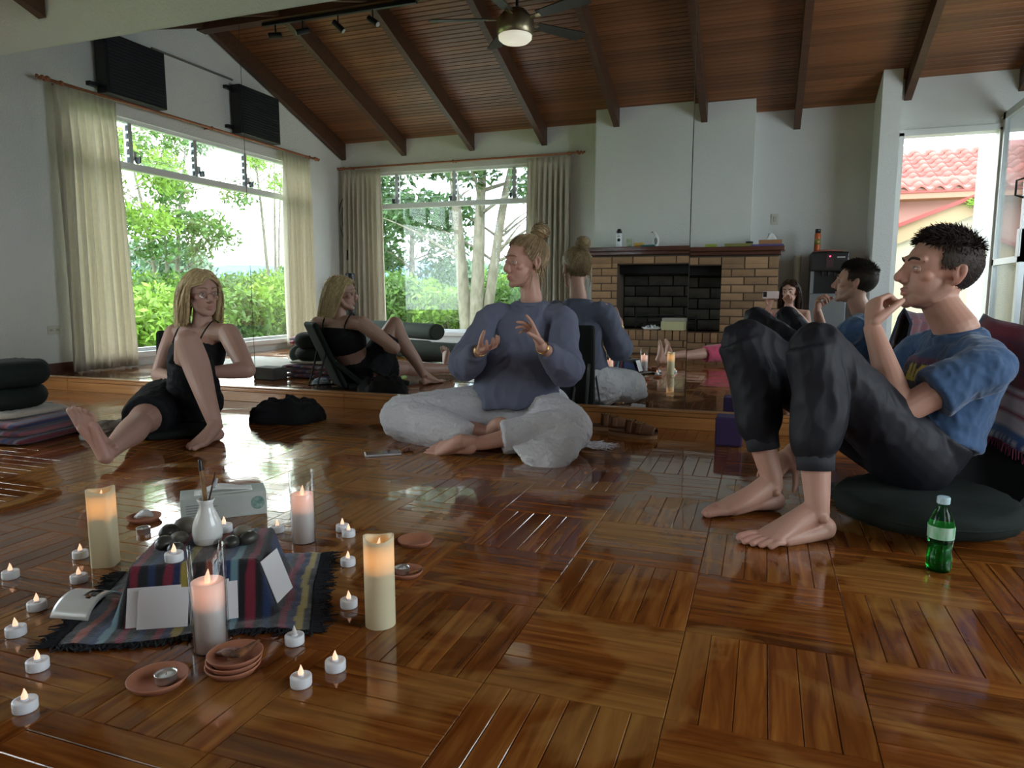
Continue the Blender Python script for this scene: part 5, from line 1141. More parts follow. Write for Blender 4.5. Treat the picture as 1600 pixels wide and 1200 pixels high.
a = Acc(); a.loft([lerp(b_pel, b_chest, .62), lerp(b_pel, b_chest, .8)+V((0, -.012, 0)), b_chest+V((0, -.012, .015)), b_chest+V((0, -.012, .045))], [(.142, .112), (.155, .125), (.155, .122), (.14, .10)], side=(1, -.1, 0), seg=32, sub=4, caps='flat')
cloth('crop_top', a, black_knit, w1, .005, 5, .002, 20)
for sx, sh in ((-1, bs_r), (1, bs_l)):
    b0 = b_chest+V((sx*.085, -.105, .045)); t0 = b_neck.lerp(sh, .55)+V((0, -.01, .035)); b1 = b_chest+V((sx*.085, .095, .03))
    Acc().loft([b0, b0.lerp(t0, .6)+V((0, -.018, .01)), t0+V((0, 0, .012)), t0.lerp(b1, .5)+V((0, .03, .01)), b1], [(.006, .002)]*5, side=(1, 0, 0), seg=8, sub=4).obj('shoulder_strap', black_knit, w1, True)
a = Acc(); a.loft([b_pel+V((-.0, .02, .05)), b_pel+V((0, 0, .0))], [(.17, .135), (.175, .14)], side=(1, -.1, 0), seg=28)
a.loft([bh_r, lerp(bh_r, bk_ext, .4), lerp(bh_r, bk_ext, .78)], [.135, .122, .104], seg=24, sub=4, caps='flat'); a.loft([bh_l, lerp(bh_l, bk_up, .4), lerp(bh_l, bk_up, .74)], [.132, .118, .095], seg=24, sub=4, caps='flat')
cloth('shorts', a, black_knit, w1, .0055, 6, .005, 13)

# ------------------------------------------------------------------ the woman taking the picture, seen in the mirror
SK4 = (.50, .29, .22)
H4 = Head((.235, -3.985, .73), (-.28, .95, -.03), (0, 0, 1), .98)
c_neck, c_chest, c_pel = V((.235, -4.0, .575)), V((.20, -4.02, .42)), V((.08, -3.93, .13))
a = Acc(); H4.build(a, True, neck=c_neck)
a.loft([c_pel, lerp(c_pel, c_chest, .5), c_chest, c_neck-V((0, 0, .04))], [(.15, .10), (.12, .09), (.13, .095), (.07, .05)], side=(.9, .4, 0), seg=20, sub=3)
cs_l, cs_r = V((.065, -4.06, .51)), V((.40, -3.96, .51)); ce_l, ce_r = V((-.02, -3.95, .40)), V((.41, -3.83, .40)); cw_l, cw_r = V((.045, -3.80, .585)), V((.23, -3.77, .60))
for s_, e_, w_ in ((cs_l, ce_l, cw_l), (cs_r, ce_r, cw_r)): a.loft([c_neck-V((0, 0, .05)), s_, e_], [.045, .046, .038], seg=14); a.loft([e_, lerp(e_, w_, .4), w_], [.038, .034, .024], seg=14)
hand(a, cw_l, (.12, .25, .9), (.3, .95, -.2), 1, [(.5, .5, .3), (.6, .6, .3), (.7, .6, .3), (.7, .6, .3)], .9, .08, (.5, .7, .3), .3); hand(a, cw_r, (-.30, .18, .9), (-.3, .95, -.2), -1, [(.5, .5, .3), (.6, .6, .3), (.7, .6, .3), (.7, .6, .3)], .9, .08, (.5, .7, .3), .3)
for sx, ft in ((0, V((-.86, -3.30, .03))), (.13, V((-.80, -3.42, .03)))):
    hp = c_pel+V((sx*.8-.05, sx*.3, 0)); k_ = hp.lerp(ft, .5)+V((0, .0, .05)); an_ = ft+V((.03, -.02, .06)); a.loft([hp, lerp(hp, k_, .5), k_, lerp(k_, an_, .35), an_], [.09, .08, .058, .056, .034], seg=16, sub=3)
    foot(a, ft+V((-.02, .015, .0)), (-.30, .18, .93), (-.85, .5, -.2), 1 if sx else -1, an_, .93)
me = remesh(a, .0048, 4, .45); paint(me, SK4, [(H4.p(0, .094, -.066), .0175, (.42, .15, .13), .8)]); w4 = link('person', me, skin_m)
finish_person(w4, 'woman with long dark hair holding up a phone, seen only in the mirror')
H4.eyes(w4, (.06, .04, .03), (.44, .25, .19), .28); brown4 = hair_mat('dark_auburn_hair', (.035, .016, .010), (.06, .028, .016)); H4.brows(w4, brown4)
a = Acc(); scalp_cap(a, H4, keep3, 1.05); paths = []; g_loc = H4.R.transposed() @ V((0, 0, -1))
while len(paths) < 700:
    d = scalp_dir(); q = on_scalp(d, 1.0)
    if not keep3(q) or q.z < -.04: continue
    f = 1.05+.12*random.random(); pts = [q]; side = 1 if q.x > 0 else -1; v = V((side*.9, -.25 if q.y < .03 else .05, .1))
    for i in range(20):
        v = (v*.7 + g_loc*.45 + V((0, -.12 if q.y > 0 else 0, 0)) + V((random.gauss(0, .04),)*3)).normalized(); p = push_out(pts[-1]+v*.017, f)
        if p.y > .03 and p.z < .06: p.y = .03+(p.y-.03)*.3; p.x = math.copysign(max(abs(p.x), .076), p.x)
        if p.z < -.26: break
        pts.append(p)
    if len(pts) > 3: paths.append([H4.p(*x) for x in pts])
strands(a, paths, .0035, .0018); a.obj('hair', brown4, w4, True)
pink = M('pink_cloth', (.52, .06, .13), .85, sheen=.3)
a = Acc(); a.loft([c_pel+V((0, 0, .03)), lerp(c_pel, c_chest, .5), c_chest+V((0, 0, .04)), c_chest+V((0, 0, .08))], [(.17, .125), (.145, .115), (.155, .115), (.10, .07)], side=(.9, .4, 0), seg=24, sub=3, caps='flat'); cloth('pink_top', a, pink, w4, .007, 5, .004, 14)
a = Acc()
for sx, ft in ((0, V((-.86, -3.30, .03))), (.13, V((-.80, -3.42, .03)))):
    hp = c_pel+V((sx*.8-.05, sx*.3, 0)); k_ = hp.lerp(ft, .5)+V((0, 0, .05)); a.loft([hp, lerp(hp, k_, .6), lerp(k_, ft, .28)+V((0, 0, .01))], [.115, .095, .080], seg=20, sub=3, caps='flat')
cloth('pink_leggings', a, pink, w4, .007, 5, .004, 14)
# her phone: the lens of this picture
ph4 = empty('mobile_phone', (.0, -3.712, .70), 0, label='pale pink mobile phone held up in landscape, seen in the mirror', cat='phone')
bx('phone_case', M('phone_pink', (.70, .55, .52), .4), -.022, .128, -.006, .004, -.036, .036, ph4, bevel=.003); bx('camera_bump', black_plastic, -.018, .016, .004, .007, -.02, .032, ph4)
for p in ((-.006, .018), (-.006, -.006)): Acc().lathe([(.001, 0), (.007, 0), (.007, .002), (.005, .002), (.001, .001)], seg=16, M=Matrix.Translation((p[0], .007, p[1])) @ Matrix.Rotation(-PI/2, 4, 'X')).obj('lens', M('lens_dark', (.01, .01, .012), .05), ph4)
# ------------------------------------------------------------------ floor chairs, cushions, blankets
green_c = M('dark_green_canvas', (.009, .014, .011), .85, bump=(240, .3, (1, 1, 1), .002), spec=.3)
black_c = M('black_canvas', (.010, .011, .012), .85, bump=(240, .3, (1, 1, 1), .002))
def floor_chair(label, loc, face, lean=.32, back_h=.52, mat=black_c, w=.42, recline=0):
    """folding floor chair: padded seat and a leaning padded back; face = direction the sitter looks (angle)"""
    r = empty('floor_chair', loc, face, label=label, cat='floor chair', group='canvas floor chairs')    # local +x = forwards
    bx('seat', mat, -.22, .26, -w/2, w/2, .002, .04, r, bevel=.015)
    Mx = Matrix.Translation((-.22, 0, .02)) @ Matrix.Rotation(-lean, 4, 'Y')
    a = Acc().box(-.03, .012, -w/2, w/2, 0, back_h, Mx); a.obj('backrest', mat, r, bevel=.018)
    a = Acc()
    for s in (-1, 1): a.loft([Mx @ V((-.03, s*(w/2-.03), back_h*.55)), (-.22-math.sin(lean)*back_h*.55-.10, s*(w/2-.03), .02), (-.18, s*(w/2-.03), .012)], [.009]*3, seg=8)
    a.obj('strut', black_metal, r)
    for s in (-1, 1): Acc().loft([(-.10, s*(w/2+.004), .03), Mx @ V((0, s*(w/2+.004), .20))], [(.003, .018)]*2, side=(0, 1, 0), seg=8).obj('side_strap', mat, r)
    return r
floor_chair('black floor chair under the striped blanket behind the man', (.54, -1.14, 0), math.atan2(-.40, -.92), .20, .56)
floor_chair('black floor chair at the back of the woman in the grey blue sweater', (-1.08, -.47, 0), -PI/2, .06, .50, w=.36)
floor_chair('dark green floor chair that the blonde woman leans on', (-2.79, -.91, 0), math.atan2(-.75, .66), .42, .52, green_c, .30)
def cushion(name, label, loc, R, h, mat=green_c, sx=1.0, rz=0, group='round dark green cushions', wob=0):
    n = 12; prof = []
    for k in range(n+1):
        t = PI*k/n-PI/2; prof.append((max(.001, R-h/2*.95+h/2*.95*math.cos(t)) if abs(math.sin(t)) < .999 else R*.55, h/2+h/2*math.sin(t)))
    prof = [(.001, .004)] + prof + [(.001, h*.97)]
    me = Acc().lathe(prof, seg=56).mesh(name, True)
    for v in me.vertices:
        a = math.atan2(v.co.y, v.co.x); rr = math.hypot(v.co.x, v.co.y)/R; v.co.z += .004*math.sin(a*24)*min(1, rr)*(.5+.5*math.sin(PI*v.co.z/h)) + .008*noise.noise(v.co*9)*(1 if v.co.z > h*.3 else 0); v.co.x *= sx
    o = link(name, me, mat); o.location = loc; o.rotation_euler.z = rz
    s = Acc().lathe([(R+.0005, h*.5-.003), (R+.003, h*.5), (R+.0005, h*.5+.003)], seg=56, close=False); so = s.obj('piping', mat, o, True); so.scale.x = sx
    return tag(o, label, 'cushion', group)
cushion('meditation_cushion', 'dark green round cushion under the man, beside the green bottle', (.475, -1.375, .040), .25, .075, rz=.5)
SX, SY = -3.50, -1.33
cushion('meditation_cushion', 'lower dark green round cushion of the stack on folded blankets', (SX-.03, SY, .142), .20, .105)
cushion('meditation_cushion', 'upper dark green round cushion on top of the stack', (SX-.02, SY+.01, .247), .205, .125)
def folded(name, label, loc, lx, ly, h, stripes, rz=0, layers=3, cat='blanket', group='folded striped blankets', mat=None):
    """a blanket folded into layers with rounded fold edges"""
    r = empty(name, loc, rz, label=label, cat=cat, group=group); t = h/layers
    for k in range(layers):
        n, m_ = 40, 10; vs = []; fs = []; cl = []
        for i in range(n+1):
            u = i/n
            for j in range(m_):
                b = 2*PI*j/m_; x = -lx/2+lx*u; yy = math.copysign(abs(math.cos(b))**.5, math.cos(b))*(ly/2+.006*math.sin(5*u+k)); zz = t*(k+.5)+math.copysign(abs(math.sin(b))**.6, math.sin(b))*t*.48+.006*noise.noise(V((x*6, yy*6, k)))
                e = min(1, min(u, 1-u)*18); vs.append((x, yy*(.96+.04*e), t*(k+.5)+(zz-t*(k+.5))*math.sqrt(e*.9+.1))); cl.append((*stripes[int((u*3.1+k*.37)*len(stripes)) % len(stripes)], 1))
        for i in range(n):
            for j in range(m_): fs.append((i*m_+j, i*m_+(j+1) % m_, (i+1)*m_+(j+1) % m_, (i+1)*m_+j))
        fs.append(tuple(range(m_))); fs.append(tuple(n*m_+j for j in range(m_)))
        me = Acc().add(vs, fs).mesh('fold_layer', True); set_col(me, cl); link('fold_layer', me, mat or blanket_m, r)
    return r
blanket_m = M('blanket_weave', rough=.95, attr=True, bump=(300, .8, (1, 1, 1), .003), sheen=.3)
RED = [(.16, .02, .035), (.20, .03, .05), (.11, .015, .03), (.06, .05, .12), (.18, .03, .05), (.28, .10, .12)]; BLU = [(.03, .045, .13), (.05, .06, .16), (.12, .03, .06), (.02, .03, .09), (.25, .25, .30)]
folded('folded_blanket', 'dark red and blue striped folded blanket at the bottom of the cushion stack', (SX+.02, SY, .001), .56, .46, .11, RED+BLU, .15, 3)
folded('folded_sheet', 'beige folded cloth between the cushions and the striped blanket', (SX+.0, SY, .112), .42, .38, .03, [(.46, .40, .32), (.42, .36, .28)], .1, 1, 'cloth', None)
# blanket draped over the man's chair
cf = math.atan2(-.40, -.92); cfx, csd = V((math.cos(cf), math.sin(cf), 0)), V((-math.sin(cf), math.cos(cf), 0)); cb = V((.54, -1.14, 0)) - cfx*.22
vs = []; fs = []; cl = []; NU, NV = 60, 56; topz = .575; ln = .20
for i in range(NU+1):
    u = -1+2*i/NU
    for j in range(NV+1):
        v = j/NV                               # 0 inside bottom -> .5 top edge -> 1 outside bottom
        s = (v-.46)/.54; L_in, L_out = .36, .34
        if v < .46: z = topz-(.46-v)/.46*L_in; off = .028+.02*(.46-v)
        else: z = topz-(v-.46)/.54*L_out; off = -.045-.05*(v-.46)
        k = max(0, 1-abs(v-.46)/.06); z += .018*k; off *= (1-k*.8)
        back = math.tan(ln)*(z-.02)
        p = cb - cfx*back + cfx*off + csd*(u*.27) + cfx*(.010*math.sin(9*u+3*v)+.008*noise.noise(V((u*3, v*6, 2)))) + V((0, 0, z+.012*math.sin(5*u+1)*abs(s)-.05*u*(v < .46)))
        vs.append(p); q = (v*1.0+.10*u) % 1
        # maroon body, pale band with red lines near the lower inner edge, blue border
        w = (.46-v)/.46 if v < .46 else (v-.46)/.54
        if w < .50: c_ = (.15, .018, .035) if int(w*24) % 3 else (.09, .02, .05)
        elif w < .86: kk = int((w-.5)*28) % 4; c_ = (.58, .52, .54) if kk in (0, 1, 3) else (.28, .04, .07)
        elif w < .93: c_ = (.05, .12, .30)
        else: c_ = (.45, .46, .50) if int(u*40) % 2 else (.05, .10, .28)
        if abs(u) > .93: c_ = (.05, .07, .13)
        cl.append((*c_, 1))
for i in range(NU):
    for j in range(NV): q = i*(NV+1)+j; fs.append((q, q+1, q+NV+2, q+NV+1))
me = Acc().add(vs, fs).mesh('draped_blanket', True); set_col(me, cl); db = link('draped_blanket', me, blanket_m); s = db.modifiers.new('s', 'SOLIDIFY'); s.thickness = .012
tag(db, 'maroon white and blue striped woven blanket draped over the black floor chair', 'blanket')
fr3 = Acc()
for i in range(0, NU*2):
    for j in (0, NV):
        p = V(vs[min(i//2, NU)*(NV+1)+j]); fr3.loft([p, p+V((random.gauss(0, .004), random.gauss(0, .004), -.022-.012*random.random()))], [.0028, .0014], seg=5)
o = fr3.obj('blanket_fringe', M('fringe_mix', (.20, .05, .08), .95, rnd=.6), db); o['kind'] = 'stuff'
# black shawl and cloth pouch by the blonde woman
def crumple(name, label, cat, c, rx, ry, h, mat, seed, rz=0):
    n, m_ = 44, 16; vs = []; fs = []
    for j in range(m_+1):
        t = j/m_
        for i in range(n):
            a = 2*PI*i/n; rr = math.cos(t*PI/2)**.6*(1+.28*noise.noise(V((math.cos(a)*1.6, math.sin(a)*1.6, seed)))); z = h*math.sin(t*PI/2)**.8
            x, y = rx*rr*math.cos(a), ry*rr*math.sin(a); z *= 1+.5*noise.noise(V((x*16, y*16, seed))); vs.append((x, y, max(.0015, z)))
    for j in range(m_):
        for i in range(n): fs.append((j*n+i, j*n+(i+1) % n, (j+1)*n+(i+1) % n, (j+1)*n+i))
    fs.append(tuple(range(n))[::-1]); fs.append(tuple(m_*n+i for i in range(n)))
    o = Acc().add(vs, fs).obj(name, mat, None, True); o.location = c; o.rotation_euler.z = rz; folds(o.data, h*.10, 28); return tag(o, label, cat)
crumple('black_shawl', 'crumpled black shawl lying beside the blonde woman', 'shawl', (-2.46, -.52, 0), .20, .12, .11, black_knit, 3, .4)
pouch = crumple('cloth_pouch', 'pale linen drawstring pouch lying by the outstretched leg', 'pouch', (-3.09, -1.11, 0), .20, .08, .05, M('pouch_linen', (.46, .43, .40), .9, bump=(200, .4)), 8, -1.2)
for k in range(2): Acc().loft([(.10, .02*k, .045), (.16, .05-.06*k, .05), (.12, .08-.1*k, .04), (.18, .03, .02)], [.004]*4, seg=6, sub=4).obj('drawstring', M('cord_white', (.6, .58, .54), .9), pouch, True)
# things further back in the room, seen in the mirror
def bolster(label, c, L, R, rz, sq=.85):
    n = 10; prof = [(.001, -L/2)] + [(R*(.75+.25*math.sin(PI/2*k/n)), -L/2+.03*(1-math.cos(PI/2*k/n))) for k in range(n+1)] + [(R*(.75+.25*math.sin(PI/2*k/n)), L/2-.03*(1-math.cos(PI/2*k/n))) for k in range(n, -1, -1)] + [(.001, L/2)]
    me = Acc().lathe(prof, seg=32, M=Matrix.Rotation(PI/2, 4, 'Y')).mesh('bolster', True)
    for v in me.vertices: v.co.z *= sq; v.co.z += .006*noise.noise(v.co*8)
    o = link('bolster', me, green_m2); o.location = c; o.rotation_euler.z = rz; s = Acc().lathe([(R*.9, -L/2+.008), (R*.93, -L/2+.002), (R*.9, -L/2-.002)], seg=32, M=Matrix.Rotation(PI/2, 4, 'Y'), close=False).obj('end_piping', green_m2, o, True); s.scale.z = sq
    return tag(o, label, 'bolster', 'dark green bolsters by the windows')
green_m2 = M('olive_green_canvas', (.035, .045, .034), .85, bump=(240, .3, (1, 1, 1), .002))
bolster('long dark green bolster on the floor beyond the outstretched legs', (-3.05, -2.72, .105), .75, .12, .15)
bolster('dark green bolster lying across the longest bolster', (-3.42, -2.98, .30), .62, .10, .5)
bolster('dark green bolster under the one lying across, nearer the back window', (-3.62, -3.12, .10), .62, .115, .4)
bolster('dark green bolster towards the back curtain', (-4.22, -3.45, .10), .6, .115, .2)
bolster('dark green bolster on top of the bolster by the back curtain', (-4.20, -3.42, .30), .6, .10, .25)
bolster('dark green bolster with a folded striped blanket on it', (-4.42, -2.35, .10), .6, .115, 1.1)
bolster('dark green bolster between the pale mat and the green floor chair', (-3.95, -1.90, .095), .5, .11, 1.2)
folded('folded_blanket', 'red and pale blue folded blanket lying on a dark green bolster', (-4.42, -2.35, .196), .42, .26, .07, [(.42, .06, .10), (.50, .12, .15), (.35, .45, .58), (.60, .62, .66), (.42, .05, .09)], 1.1, 2)
vs = []; fs = []; n = 30
for i in range(n+1):
    for j in range(n+1): x, y = -.55+1.1*i/n, -.4+.8*j/n; vs.append((x, y, .014+.014*noise.noise(V((x*5, y*5, 1)))))
for i in range(n):
    for j in range(n): q = i*(n+1)+j; fs.append((q, q+n+1, q+n+2, q+1))
o = Acc().add(vs, fs).obj('floor_mat', M('pale_blanket', (.46, .44, .40), .95, bump=(160, .5)), None, True); o.location = (-4.75, -2.0, .004); o.rotation_euler.z = .35; o.modifiers.new('s', 'SOLIDIFY').thickness = .008; tag(o, 'pale rumpled blanket spread on the floor by the gable window', 'blanket')
o = bx('foam_block', M('grey_foam', (.12, .115, .11), .9), -.115, .115, -.075, .075, 0, .10, bevel=.008); o.location = (-3.80, -1.02, 0); o.rotation_euler.z = .12; tag(o, 'grey foam yoga block on the floor by the pale blanket', 'yoga block')
o = crumple('patterned_cloth', 'small blue and white patterned cloth by the black floor chair base', 'cloth', (-3.16, -.80, 0), .07, .05, .05, M('blue_white_cloth', (.5, .54, .58), .9, var=(45, (.03, .12, .3))), 5)
tf = empty('tower_fan', (-5.38, -4.72, 0), label='black tower fan standing in the room corner', cat='fan')
Acc().lathe([(.001, 0), (.14, 0), (.14, .012), (.06, .03), (.045, .05)], seg=28).obj('base', black_plastic, tf, True)
Acc().lathe([(.06, .05), (.068, .06), (.068, .93), (.06, .97), (.001, .975)], seg=28).obj('tower', black_plastic, tf, True)
for k in range(14): Acc().lathe([(.0685, .12+.053*k), (.071, .13+.053*k), (.0685, .14+.053*k)], seg=24, close=False).obj('grille_ring', black_metal, tf, True)
# ------------------------------------------------------------------ outside
leaf_ms = [M('leaf_bright', (.20, .32, .045), .55, rnd=.45, transl=.35), M('leaf_mid', (.105, .20, .040), .55, rnd=.45, transl=.35), M('leaf_deep', (.055, .115, .032), .55, rnd=.45, transl=.3)]
bark = M('pale_bark', (.30, .26, .20), .9, var=(14, (.16, .14, .10), (1, 1, .4)), bump=(30, .7, (1, 1, .3))); twig_m = M('twig_bark', (.22, .18, .13), .9)
def leaves(name, blobs, n, size, mat, par=None, flat=.0):
    """n leaf blades scattered in ellipsoids (c, r)"""
    B = [(V(c), V(r) if not isinstance(r, (int, float)) else V((r, r, r))) for c, r in blobs]; w = np.array([b[1].x*b[1].y*b[1].z for b in B])**.7; w /= w.sum()
    k = rng.choice(len(B), n, p=w); d = rng.normal(size=(n, 3)); d /= np.linalg.norm(d, axis=1)[:, None]; rad = rng.random(n)**.45
    C = np.array([tuple(b[0]) for b in B])[k] + d*rad[:, None]*np.array([tuple(b[1]) for b in B])[k]
    a = rng.normal(size=(n, 3)); a[:, 2] -= .3; a /= np.linalg.norm(a, axis=1)[:, None]; b_ = rng.normal(size=(n, 3)); b_ -= a*(a*b_).sum(1)[:, None]; b_ /= np.linalg.norm(b_, axis=1)[:, None]
    s = size*(.6+.8*rng.random(n))[:, None]; v = np.stack([C-a*s, C+b_*s*.38, C+a*s, C-b_*s*.38], 1).reshape(-1, 3); f = np.arange(n*4).reshape(-1, 4)
    me = bpy.data.meshes.new(name); me.vertices.add(n*4); me.vertices.foreach_set('co', v.astype(np.float32).ravel()); me.loops.add(n*4); me.loops.foreach_set('vertex_index', f.ravel().astype(np.int32))
    me.polygons.add(n); me.polygons.foreach_set('loop_start', (np.arange(n)*4).astype(np.int32)); me.polygons.foreach_set('loop_total', np.full(n, 4, np.int32)); me.update(calc_edges=True)
    return link(name, me, mat, par)
struct('ground_lawn', Acc().box(-60, 30, -60, YB-.16, -.6, -.45).box(-60, XL-.16, YB-.16, 30, -.6, -.45), M('grass_ground', (.14, .22, .05), .95, var=(3, (.10, .16, .04))), 'grassy garden ground outside the windows')
struct('terrace_slab', Acc().box(-5.9, -2.0, YB-1.3, YB-.15, -.45, .07), M('terrace_concrete', (.62, .62, .60), .8), 'pale concrete terrace outside the back window').name = 'path_terrace'
def shrub(label, c, r, h, n, mat, group):
    root = empty('hedge_shrub', (c[0], c[1], -.45), label=label, cat='shrub', group=group); bl = []
    for k in range(16): an = random.uniform(0, 6.28); q = random.random()**.5; bl.append(((r*q*math.cos(an), r*q*math.sin(an), h*random.uniform(.3, .8)), (r*.5, r*.5, h*.32)))
    o = leaves('foliage', bl, n, .075, mat, root); o['kind'] = 'stuff'
    a = Acc()
    for k in range(7): an = random.uniform(0, 6.28); a.loft([(0, 0, 0), (r*.3*math.cos(an), r*.3*math.sin(an), h*.4), (r*.6*math.cos(an), r*.6*math.sin(an), h*.75)], [.03, .02, .008], seg=6)
    a.obj('stems', twig_m, root)
k = 0
for (x, y, h) in [(-11.3, -4.6, 1.55), (-11.8, -6.2, 1.6), (-12.0, -7.9, 1.55), (-12.2, -9.6, 1.6), (-12.3, -11.4, 1.65), (-12.6, -13.2, 1.7), (-10.0, -5.4, 1.25), (-10.4, -7.2, 1.3), (-10.6, -9.2, 1.3), (-10.9, -11.0, 1.3)]:
    shrub('leafy bright green shrub in the hedge outside the gable window', (x, y), 1.15, h, 6000, leaf_ms[k % 2], 'hedge outside the gable window'); k += 1
for (x, y, h) in [(-8.9, -9.6, 1.5), (-7.6, -9.9, 1.55), (-6.2, -10.0, 1.5), (-4.8, -10.2, 1.55), (-10.2, -10.6, 1.7)]:
    shrub('leafy green shrub in the hedge outside the back window', (x, y), 1.05, h, 6000, leaf_ms[k % 2], 'hedge outside the back window'); k += 1
def tree(label, base, stems, crown, n, leaf, mat, r0=.10, group='garden trees', lean=.3):
    root = empty('garden_tree', base, label=label, cat='tree', group=group)
    for sx, sy, hh, rr in stems:
        p = [V((0, 0, 0)) + V((sx*.15, sy*.15, 0)), V((sx*.35, sy*.35, hh*.3)), V((sx*.6, sy*.6, hh*.65)), V((sx, sy, hh))]
        t_ = Acc().loft(p, [rr, rr*.85, rr*.6, rr*.3], seg=12, sub=4).obj('trunk', bark, root, True); br = Acc()
        for k in range(9):
            t = random.uniform(.35, .98); q = p[0].lerp(p[3], t); an = random.uniform(0, 6.28); L = random.uniform(.6, 1.3)*hh*.28; e = q+V((L*math.cos(an), L*math.sin(an), L*random.uniform(.2, .7))); br.loft([q, q.lerp(e, .5)+V((0, 0, .05*L)), e], [rr*.28, rr*.16, rr*.06], seg=6, sub=2)
        br.obj('branches', bark, t_, True)
    o = leaves('foliage', crown, n, leaf, mat, root); o['kind'] = 'stuff'; return root
tree('slender tree with sparse bright leaves outside the gable window', (-12.6, -6.9, -.45), [(.3, .2, 4.2, .07), (-.5, -.5, 4.6, .06)], [((random.uniform(-1.3, 1.3), random.uniform(-1.6, 1.6), random.uniform(2.3, 4.6)), (.5, .55, .4)) for k in range(18)], 5200, .075, leaf_ms[0])
tree('slender tree with sparse leaves outside the gable window, next to the thin twigs', (-13.4, -9.4, -.45), [(.4, -.4, 4.6, .07), (-.4, .6, 4.8, .06), (.1, .1, 4.2, .05)], [((random.uniform(-1.3, 1.3), random.uniform(-1.6, 1.6), random.uniform(2.0, 4.9)), (.5, .55, .4)) for k in range(18)], 5200, .075, leaf_ms[1])
tree('thin bare-branched tree outside the gable window near the corner', (-12.4, -12.0, -.45), [(.2, .9, 5.4, .055), (-.2, -.5, 5.0, .05), (.5, .1, 4.6, .04)], [((random.uniform(-1.2, 1.2), random.uniform(-1.4, 1.4), random.uniform(3.4, 5.4)), (.45, .45, .3)) for k in range(8)], 1800, .07, leaf_ms[0])
tree('big multi-stemmed tree with mottled pale trunks outside the back window', (-5.1, -8.35, -.45), [(.35, .1, 4.4, .145), (-.45, .2, 4.5, .13), (1.05, -.2, 4.6, .11)], [((random.uniform(-2.4, 2.2), random.uniform(-1.2, 1.2), random.uniform(2.6, 4.6)), (.6, .5, .35)) for k in range(26)], 7500, .085, leaf_ms[2])
tree('leafy tree behind the hedge outside the back window', (-8.3, -12.0, -.45), [(.2, .2, 3.6, .10)], [((random.uniform(-1.4, 1.4), random.uniform(-1.2, 1.2), random.uniform(1.6, 3.6)), (.7, .7, .5)) for k in range(12)], 5000, .09, leaf_ms[2])
for (x, y, r, h) in [(-26, -36, 4, 4.2), (-17, -38, 3.8, 3.6), (-33, -29, 4, 4.4), (-37, -19, 4, 3.4), (-39, -9, 4, 3.0), (-9, -40, 3.6, 3.2)]:
    root = empty('distant_tree', (x, y, -.8), label='rounded blue green tree far beyond the hedge', cat='tree', group='distant trees'); bl = [((random.uniform(-r, r)*.6, random.uniform(-r, r)*.6, h*random.uniform(.3, .8)), (r*.4, r*.4, h*.25)) for k in range(12)]
    o = leaves('foliage', bl, 3500, .30, M('leaf_far', (.14, .21, .13), .8, rnd=.3), root); o['kind'] = 'stuff'; Acc().loft([(0, 0, 0), (0, 0, h*.6)], [.25, .12], seg=8).obj('trunk', twig_m, root)
vs = []; fs = []; n = 60
for i in range(n+1):
    an = PI*.78+PI*.62*i/n; x, y = 150*math.cos(an), 150*math.sin(an)*1.0
    hgt = 6+5*noise.noise(V((i*.16, 0, 3)))+2*noise.noise(V((i*.5, 1, 3)))
    vs += [(x, y, -8), (x*.98, y*.98, max(1.5, hgt)), (x*1.1, y*1.1, -8)]
for i in range(n): q = i*3; fs += [(q, q+3, q+4, q+1), (q+1, q+4, q+5, q+2)]
o = Acc().add(vs, fs).obj('hills', M('far_hills', (.16, .27, .42), 1), None, True); tag(o, 'blue hills on the horizon', kind='structure')
# eave of the next wing outside the back window
r = empty('roof_eave', (-2.6, -7.4, 0), label='grey boarded roof eave outside the back window', cat='eave'); em = M('eave_grey', (.22, .21, .20), .8)
for k in range(7): bx('eave_board', em, -.5, 2.4, -.9+.26*k, -.9+.26*k+.25, 2.30, 2.33, r)
bx('fascia', M('fascia_grey', (.40, .40, .39), .7), -.55, -.5, -.95, .95, 2.12, 2.36, r); bx('soffit_beam', em, -.3, -.15, -.9, .9, 2.0, 2.3, r)
# neighbouring house beyond the door
hs = empty('neighbour_house', (2.9, -11.4, -.85), label='pink house with red tiled roof beyond the garden door', cat='house')
pinkw = M('pink_render', (.40, .19, .155), .85, var=(2, (.36, .175, .145))); cream_w = M('cream_render', (.36, .31, .22), .85); tile_m = M('red_tile', (.30, .085, .065), .7, rnd=.2); red_m = M('red_fascia', (.26, .05, .04), .6)
bx('wall', pinkw, -4.2, 3.6, -3, 0, .3, 3.72, hs)
bx('fascia', M('brown_fascia', (.36, .16, .10), .7), -4.4, 3.8, 0, .38, 3.30, 3.46, hs); bx('soffit', M('soffit_pink', (.5, .3, .25), .8), -4.4, 3.8, 0, .36, 3.46, 3.5, hs)
a = Acc(); a.prism([(.4, 3.44), (-3, 4.85), (-3, 4.80), (.4, 3.40)], -4.4, 3.8); a.obj('roof_slope', red_m, hs)
tv, tf_ = [], []; n = 10
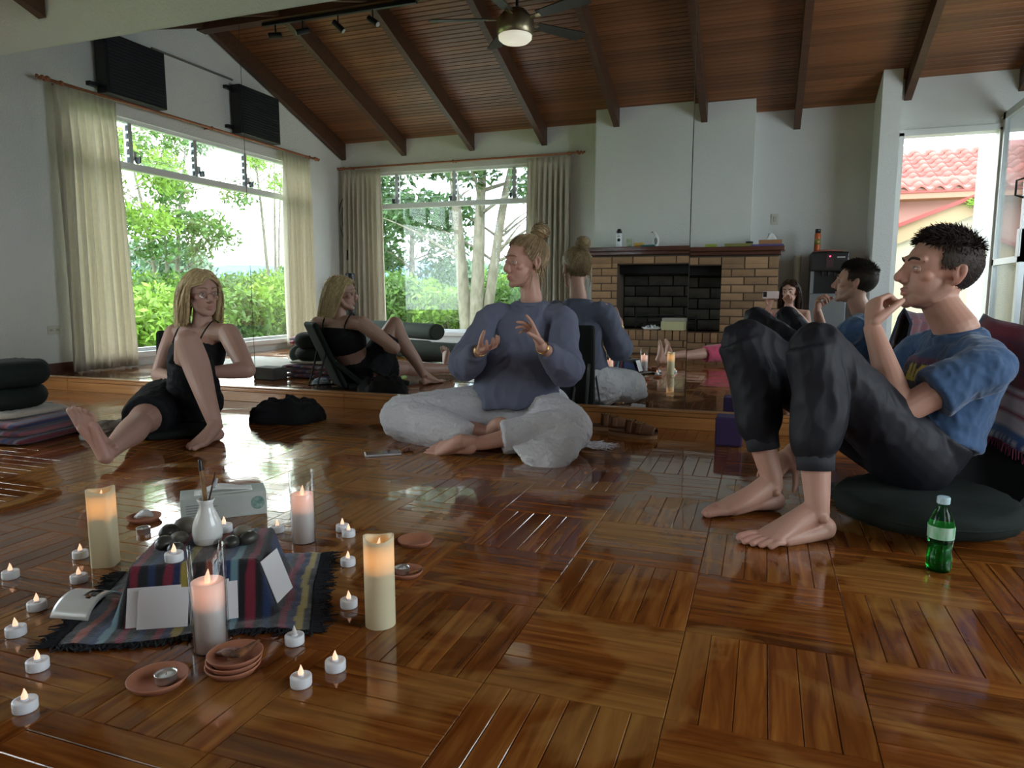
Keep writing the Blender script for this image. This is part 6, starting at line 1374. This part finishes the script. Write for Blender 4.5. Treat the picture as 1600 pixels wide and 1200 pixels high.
for j in (0, 1):
    for i in range(n+1): t = i/n; tv.append((.30*t, -.36*j, .05*math.sin(2*PI*t)*(1 if True else 0)+.025*(1-j)))
for i in range(n): tf_.append((i, i+1, n+2+i, n+1+i))
for i in range(n+1): tv.append((.30*i/n, .0, .05*math.sin(2*PI*i/n)-.02))
for i in range(n): tf_.append((i, 2*n+2+i, 2*n+3+i, i+1))
tile_me = Acc().add(tv, tf_).mesh('roof_tile', True); tile_me.materials.append(tile_m); th = math.atan2(1.41, 3.4)
for rr in range(9):
    for cc in range(24):
        o = bpy.data.objects.new('roof_tile', tile_me); col.objects.link(o); o.parent = hs; d = rr*.33; o.location = (-3.6+.29*cc+.01*(rr % 2), .42-d*math.cos(th), 3.46+d*math.sin(th)+.012); o.rotation_euler = (-th, 0, 0)
# lower porch roof edge that slopes up beside it
pr = empty('porch', (1.2, -8.4, 0), label='cream porch wall with a sloping red gutter outside the garden door', cat='porch')
def pz(x): return 1.52 + .40*(x)
a = Acc(); a.prism([(-.9, -.45), (2.4, -.45), (2.4, pz(2.4)-.12), (-.9, pz(-.9)-.12)], -.12, 0, 'y'); a.obj('wall', cream_w, pr)
a = Acc(); a.prism([(-1, pz(-1)-.30), (2.5, pz(2.5)-.30), (2.5, pz(2.5)-.05), (-1, pz(-1)-.05)], 0, .06, 'y'); a.obj('barge_board', M('beige_board', (.32, .22, .12), .7), pr)
a = Acc(); a.prism([(-1, pz(-1)-.06), (2.5, pz(2.5)-.06), (2.5, pz(2.5)), (-1, pz(-1))], -.3, .12, 'y'); a.obj('gutter', red_m, pr)
struct('wall_outside', Acc().box(2.46, 2.8, -6.9, -5.1, -.45, 3.2), M('white_render', (.42, .42, .41), .85), 'white outside wall beside the garden door')
root = empty('potted_shrub', (2.93, -8.25, 1.04), label='bright green shrub showing over the red gutter', cat='shrub'); o = leaves('foliage', [((random.uniform(-.2, .25), 0, .98+random.uniform(-.06, .08)), (.11, .1, .08)) for k in range(6)], 420, .035, leaf_ms[0], root); o['kind'] = 'stuff'; Acc().loft([(0, 0, -1.4), (0, 0, .95)], [.03, .02], seg=6).obj('stem', twig_m, root)
